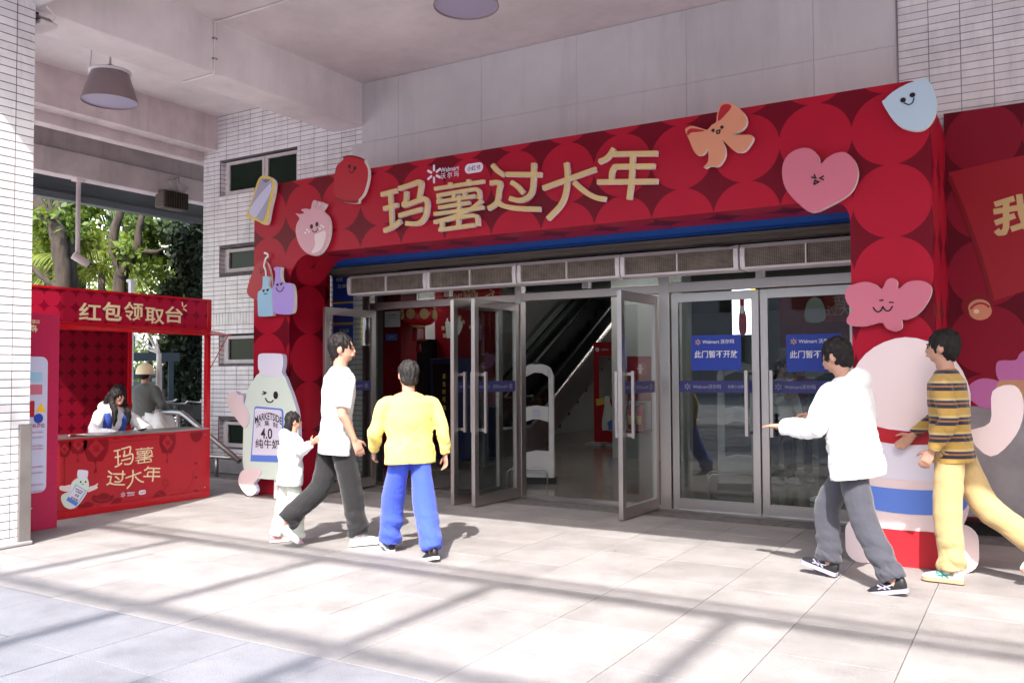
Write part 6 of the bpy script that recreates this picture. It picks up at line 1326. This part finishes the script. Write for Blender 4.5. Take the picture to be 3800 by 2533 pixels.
    union(b,'hair',hair,e,.0085*max(k,.8),wr=.013,wf=(55,55,14),smooth=0)
    # trousers
    b=MB(); wd=flare
    loft(b,[sp(.12),sp(.06),sp(-.04),sp(-.10)],[(.11*k*wide,.08*k),(.130*k*wide,.098*k),(.150*k*wide,.108*k),(.10*k,.09*k)])
    for i in (0,1):
        h_,kn,an=J[i]; fa=an+(an-kn).normalized()*.035*k
        loft(b,[h_+Vector((0,0,.06*k)),h_.lerp(kn,.3),kn,kn.lerp(an,.5),an.lerp(kn,.06)+ (an-kn).normalized()*.015],[(.088*k,.098*k),(.090*k,.098*k),(.066*k*wd,.070*k*wd),(.062*k*wd,.066*k*wd),(.060*k*wd,.068*k*wd)])
    union(b,'trousers',bottom,e,vox,wr=.014*k,wf=(6,6,15),smooth=1)
    # top
    b=MB(); jw=jacket; hz=(hem-.93)
    loft(b,[sp(hz),sp(hz+.10),sp(.14),sp(.30),sp(.42),sp(.485),sp(.525)],[(.168*k*wide*jw,.128*k*jw),(.168*k*wide*jw,.130*k*jw),(.150*k*wide*jw,.118*k*jw),(.172*k*wide*jw,.125*k*jw),(.175*k*wide*jw,.115*k*jw),(.115*k*wide,.088*k),(.068*k,.064*k)])
    for i in (0,1):
        sh,el,wr=A[i]; ins=sh+Vector(((1,-1)[i]*.085*k,0,.0)); sh=sh+Vector(((1,-1)[i]*.012*k,0,-.025*k))
        if sleeve=='short': loft(b,[ins,sh,sh.lerp(el,.5),sh.lerp(el,.92)],[(.055*k,.065*k),(.060*k*jw,.068*k*jw),(.064*k*jw,.068*k*jw),(.068*k*jw,.070*k*jw)])
        else:
            sdv=X if abs((wr-el).normalized().x)<.8 else Vector((0,1,0))
            loft(b,[ins,sh,sh.lerp(el,.5),el,el.lerp(wr,.5),el.lerp(wr,.93)],[(.055*k,.065*k),(.060*k*jw,.068*k*jw),(.060*k*jw,.064*k*jw),(.056*k*jw,.058*k*jw),(.052*k*jw,.052*k*jw),(.040*k*jw,.040*k*jw)],side=sdv)
    if hood: ell(b,sp(.50)+Vector((0,-.095,.0))*k,(.13*k,.075*k,.085*k))
    tp=union(b,'jacket' if jacket>1.05 else 'shirt',top,e,vox,wr=.014*k*jw,wf=(6,6,11),smooth=1)
    for i in (0,1):
        kn,an=J[i][1],J[i][2]; fp=R(footpitch[i]); fw=Vector((0,math.cos(fp),math.sin(fp))); upv=Vector((0,-math.sin(fp),math.cos(fp)))
        so=shoe(e,an,fw,upv,shoes,k=k,stripe=stripe)
        if shoe_label: so['label']=shoe_label
    return e,dict(sp=sp,k=k,hc=hc,A=A,J=J,top=tp,hrot=hrot,pel=pel)
random.seed(3)
# 1 man in white
g1=pz(1330,2025); person('man in white T-shirt and black trousers seen from behind beside the bottle board',1,(g1.x,g1.y),R(-30),1.80,((-13,34),(13,4)),(((-.07,.02,-.27),(-.10,.10,-.22)),((.06,-.07,-.27),(.02,.10,-.23))),top='cwhite',bottom='cblack',shoes=('white','white'),sleeve='short',hair='hair',lean=.06,hyaw=-.55,wide=1.18,flare=1.3,jacket=1.04,hem=.74,footpitch=(-38,0),shoe_label='white trainer')
# 2 woman in yellow
g2=pz(1605,2080); e2,i2=person('woman in yellow top and royal blue trousers seen from behind, walking left',1,(g2.x,g2.y),R(58),1.60,((26,14),(-15,12)),(((-.05,.05,-.26),(.03,.14,-.18)),((.05,-.09,-.25),(.03,.02,-.23))),top='cyel',bottom='cblue',shoes=('black','white'),sleeve='long',hair='hairg',hairstyle='short',lean=.07,wide=1.28,flare=1.6,jacket=1.10,hem=.83,footpitch=(12,-14),curls=(.8,.9),shoe_label='black shoe with white sole')
# 3 child
g3=pz(1022,2012); person('small child in white jacket and pale trousers beside the man in white',0,(g3.x,g3.y),R(-35),1.13,((-9,6),(10,8)),(((-.14,.02,-.20),(-.05,.08,-.20)),((.16,.06,-.13),(.14,.10,.10))),top='cjack',bottom='cpale',shoes=('pinkl','cutw'),sleeve='long',hair='hair',hairstyle='bob',lean=.05,wide=1.2,flare=1.45,jacket=1.32,hem=.76,hood=True,footpitch=(0,-35))
# 4 man in white jacket
g4=pz(3318,2205); e4,i4=person('man in white hooded jacket and grey trousers reaching out his hand',0,(g4.x,g4.y),R(76),1.74,((-13,14),(34,34)),(((-.06,.10,-.26),(.02,.25,.0)),((.04,.08,-.26),(-.06,.23,.05))),top='cjack',bottom='cgrey',shoes=('rubber','lavd'),sleeve='long',hair='hair',lean=.12,hpitch=.30,wide=1.22,flare=1.30,jacket=1.28,hem=.76,hood=True,stripe='lavd',handn=((0,-.2,-1),(0,-.2,-1)),curls=(.25,.6),footpitch=(-14,14),shoe_label='black running shoe with grey stripes')
# 5 man in striped jersey
g5=pz(3535,2165); person('man in brown striped jersey and khaki trousers walking left at the right edge',0,(g5.x,g5.y),R(84),1.73,((3,6),(-25,26)),(((-.06,-.06,-.26),(.02,.12,-.22)),((.06,.10,-.25),(-.02,.18,-.16))),top='cstripe',bottom='ckhaki',shoes=('white','tan'),sleeve='long',hair='hair',lean=.06,wide=1.02,flare=1.35,jacket=1.08,hem=.80,stripe='teal',footpitch=(0,-40),shoe_label='white retro trainer with green stripes and gum sole')
# 6 girl in the stall
q6=px(482,1500,-9.0); e6,i6=person('young woman in white and blue jacket reading her phone at the stall counter',0,(-8.86,q6.y-.05),R(-84),1.60,((82,86),(82,86)),(((-.20,.16,-.22),(.16,.22,-.035)),((.20,.16,-.22),(-.16,.22,-.035))),top='cjack',bottom='cblack',shoes=('white','white'),sleeve='long',hair='hair',hairstyle='long',lean=.26,hpitch=.62,wide=1.05,flare=1.1,jacket=1.16,hem=.86,hood=True,handn=((.2,.3,1),(-.2,.3,1)),curls=(.9,.9),stance_z=.10)
k6=i6['k']; mid=(i6['A'][0][2]+i6['A'][1][2])/2
t=MB(); t.box(-.038,.038,-.075,.075,-.004,.004); ph=t.build('phone','rubber',None); hm=e6.matrix_basis@(mid+Vector((0,.11,.03))*k6); ph.location=hm; ph.rotation_euler=(R(20),0,R(-84)); tag(ph,'dark mobile phone in the hands of the young woman in the stall','phone')
# blue front panels of her jacket
b=MB(); sp6=i6['sp']
for s_ in (-1,1): loft(b,[sp6(.18)+Vector((s_*.09,.10,0)),sp6(.32)+Vector((s_*.11,.105,0)),sp6(.43)+Vector((s_*.12,.07,0))],[(.055,.03),(.06,.035),(.045,.03)])
b.build('front_panel','cnavy',i6['top'])
t=T('stool','round black stool under the seated young woman','stool',(e6.location.x,e6.location.y,0)); c6=e6.matrix_basis@i6['pel']; zs=c6.z-.17*k6; t.part('seat',MB().lathe((c6.x,c6.y,zs),[(0,.03),(.17,.03),(.18,.0),(.17,-.03),(0,-.03)],20),'rubber'); t.part('column',MB().tube([(c6.x,c6.y,zs-.03),(c6.x,c6.y,.03)],.025,8),'steel'); t.part('base',MB().lathe((c6.x,c6.y,0),[(.2,0),(.19,.02),(.03,.04)],20),'steel')
# 7 passer-by with straw-coloured helmet beyond
q7=dep(535,1480,12.9); e7,i7=person('passer-by in pale jacket with straw-coloured helmet beyond the stall',0,(q7.x,q7.y),R(20),1.58,((12,5),(-14,18)),(((-.10,.02,-.26),(.02,.2,-.12)),((.10,.02,-.26),(-.02,.2,-.12))),top='chood',bottom='cdark',hair='hair',jacket=1.2,wide=1.1,vox=.02)
b=MB(); hc=i7['hc']; b.lathe(hc+Vector((0,-.01,.02)),[(.135,-.02),(.13,.04),(.105,.10),(.05,.14),(0,.145)],18); tp_=b.build('helmet','cream',None); tp_.parent=e7
# 8-11 people inside
q=py(2915,1290,11.4)
person('woman with ponytail and white top standing inside behind the right closed door',0,(q.x,11.5),R(-120),1.62,((4,2),(-4,4)),(((-.05,.03,-.27),(.0,.10,-.20)),((.05,.10,-.25),(-.02,.18,.06))),top='cwhite',bottom='cdark',hairstyle='ponytail',vox=.02,stance_z=0)
q=py(2985,1290,11.8)
person('woman in dark red coat standing beside the ponytail woman inside',0,(q.x,11.9),R(-150),1.64,((4,2),(-4,4)),(((-.05,.0,-.27),(.0,.05,-.24)),((.05,.0,-.27),(.0,.05,-.24))),top='redk',bottom='cdark',hairstyle='bob',jacket=1.15,vox=.02)
q=py(2795,1320,12.0)
person('person in grey hooded top with back to us behind the left closed door',0,(q.x,12.1),R(10),1.68,((8,4),(-10,12)),(((-.06,.03,-.27),(.0,.12,-.22)),((.06,.03,-.27),(0,.12,-.22))),top='chood',bottom='cdark',hood=True,jacket=1.18,vox=.02)
q=py(3052,1650,9.9)
e9,i9=person('guard in dark clothes with bright yellow bands inside the right closed door',0,(q.x,9.95),R(60),1.70,((5,3),(-6,6)),(((-.06,.03,-.27),(.0,.12,-.22)),((.06,.03,-.27),(0,.12,-.22))),top='cdark',bottom='cdark',jacket=1.22,vox=.018,hem=.72)
for h in (-.02,.10):
    b=MB(); loft(b,[i9['sp'](h),i9['sp'](h+.05)],[(.200,.160),(.198,.158)]); b.build('reflective_band','hivis',i9['top'])
bpy.context.view_layer.update()
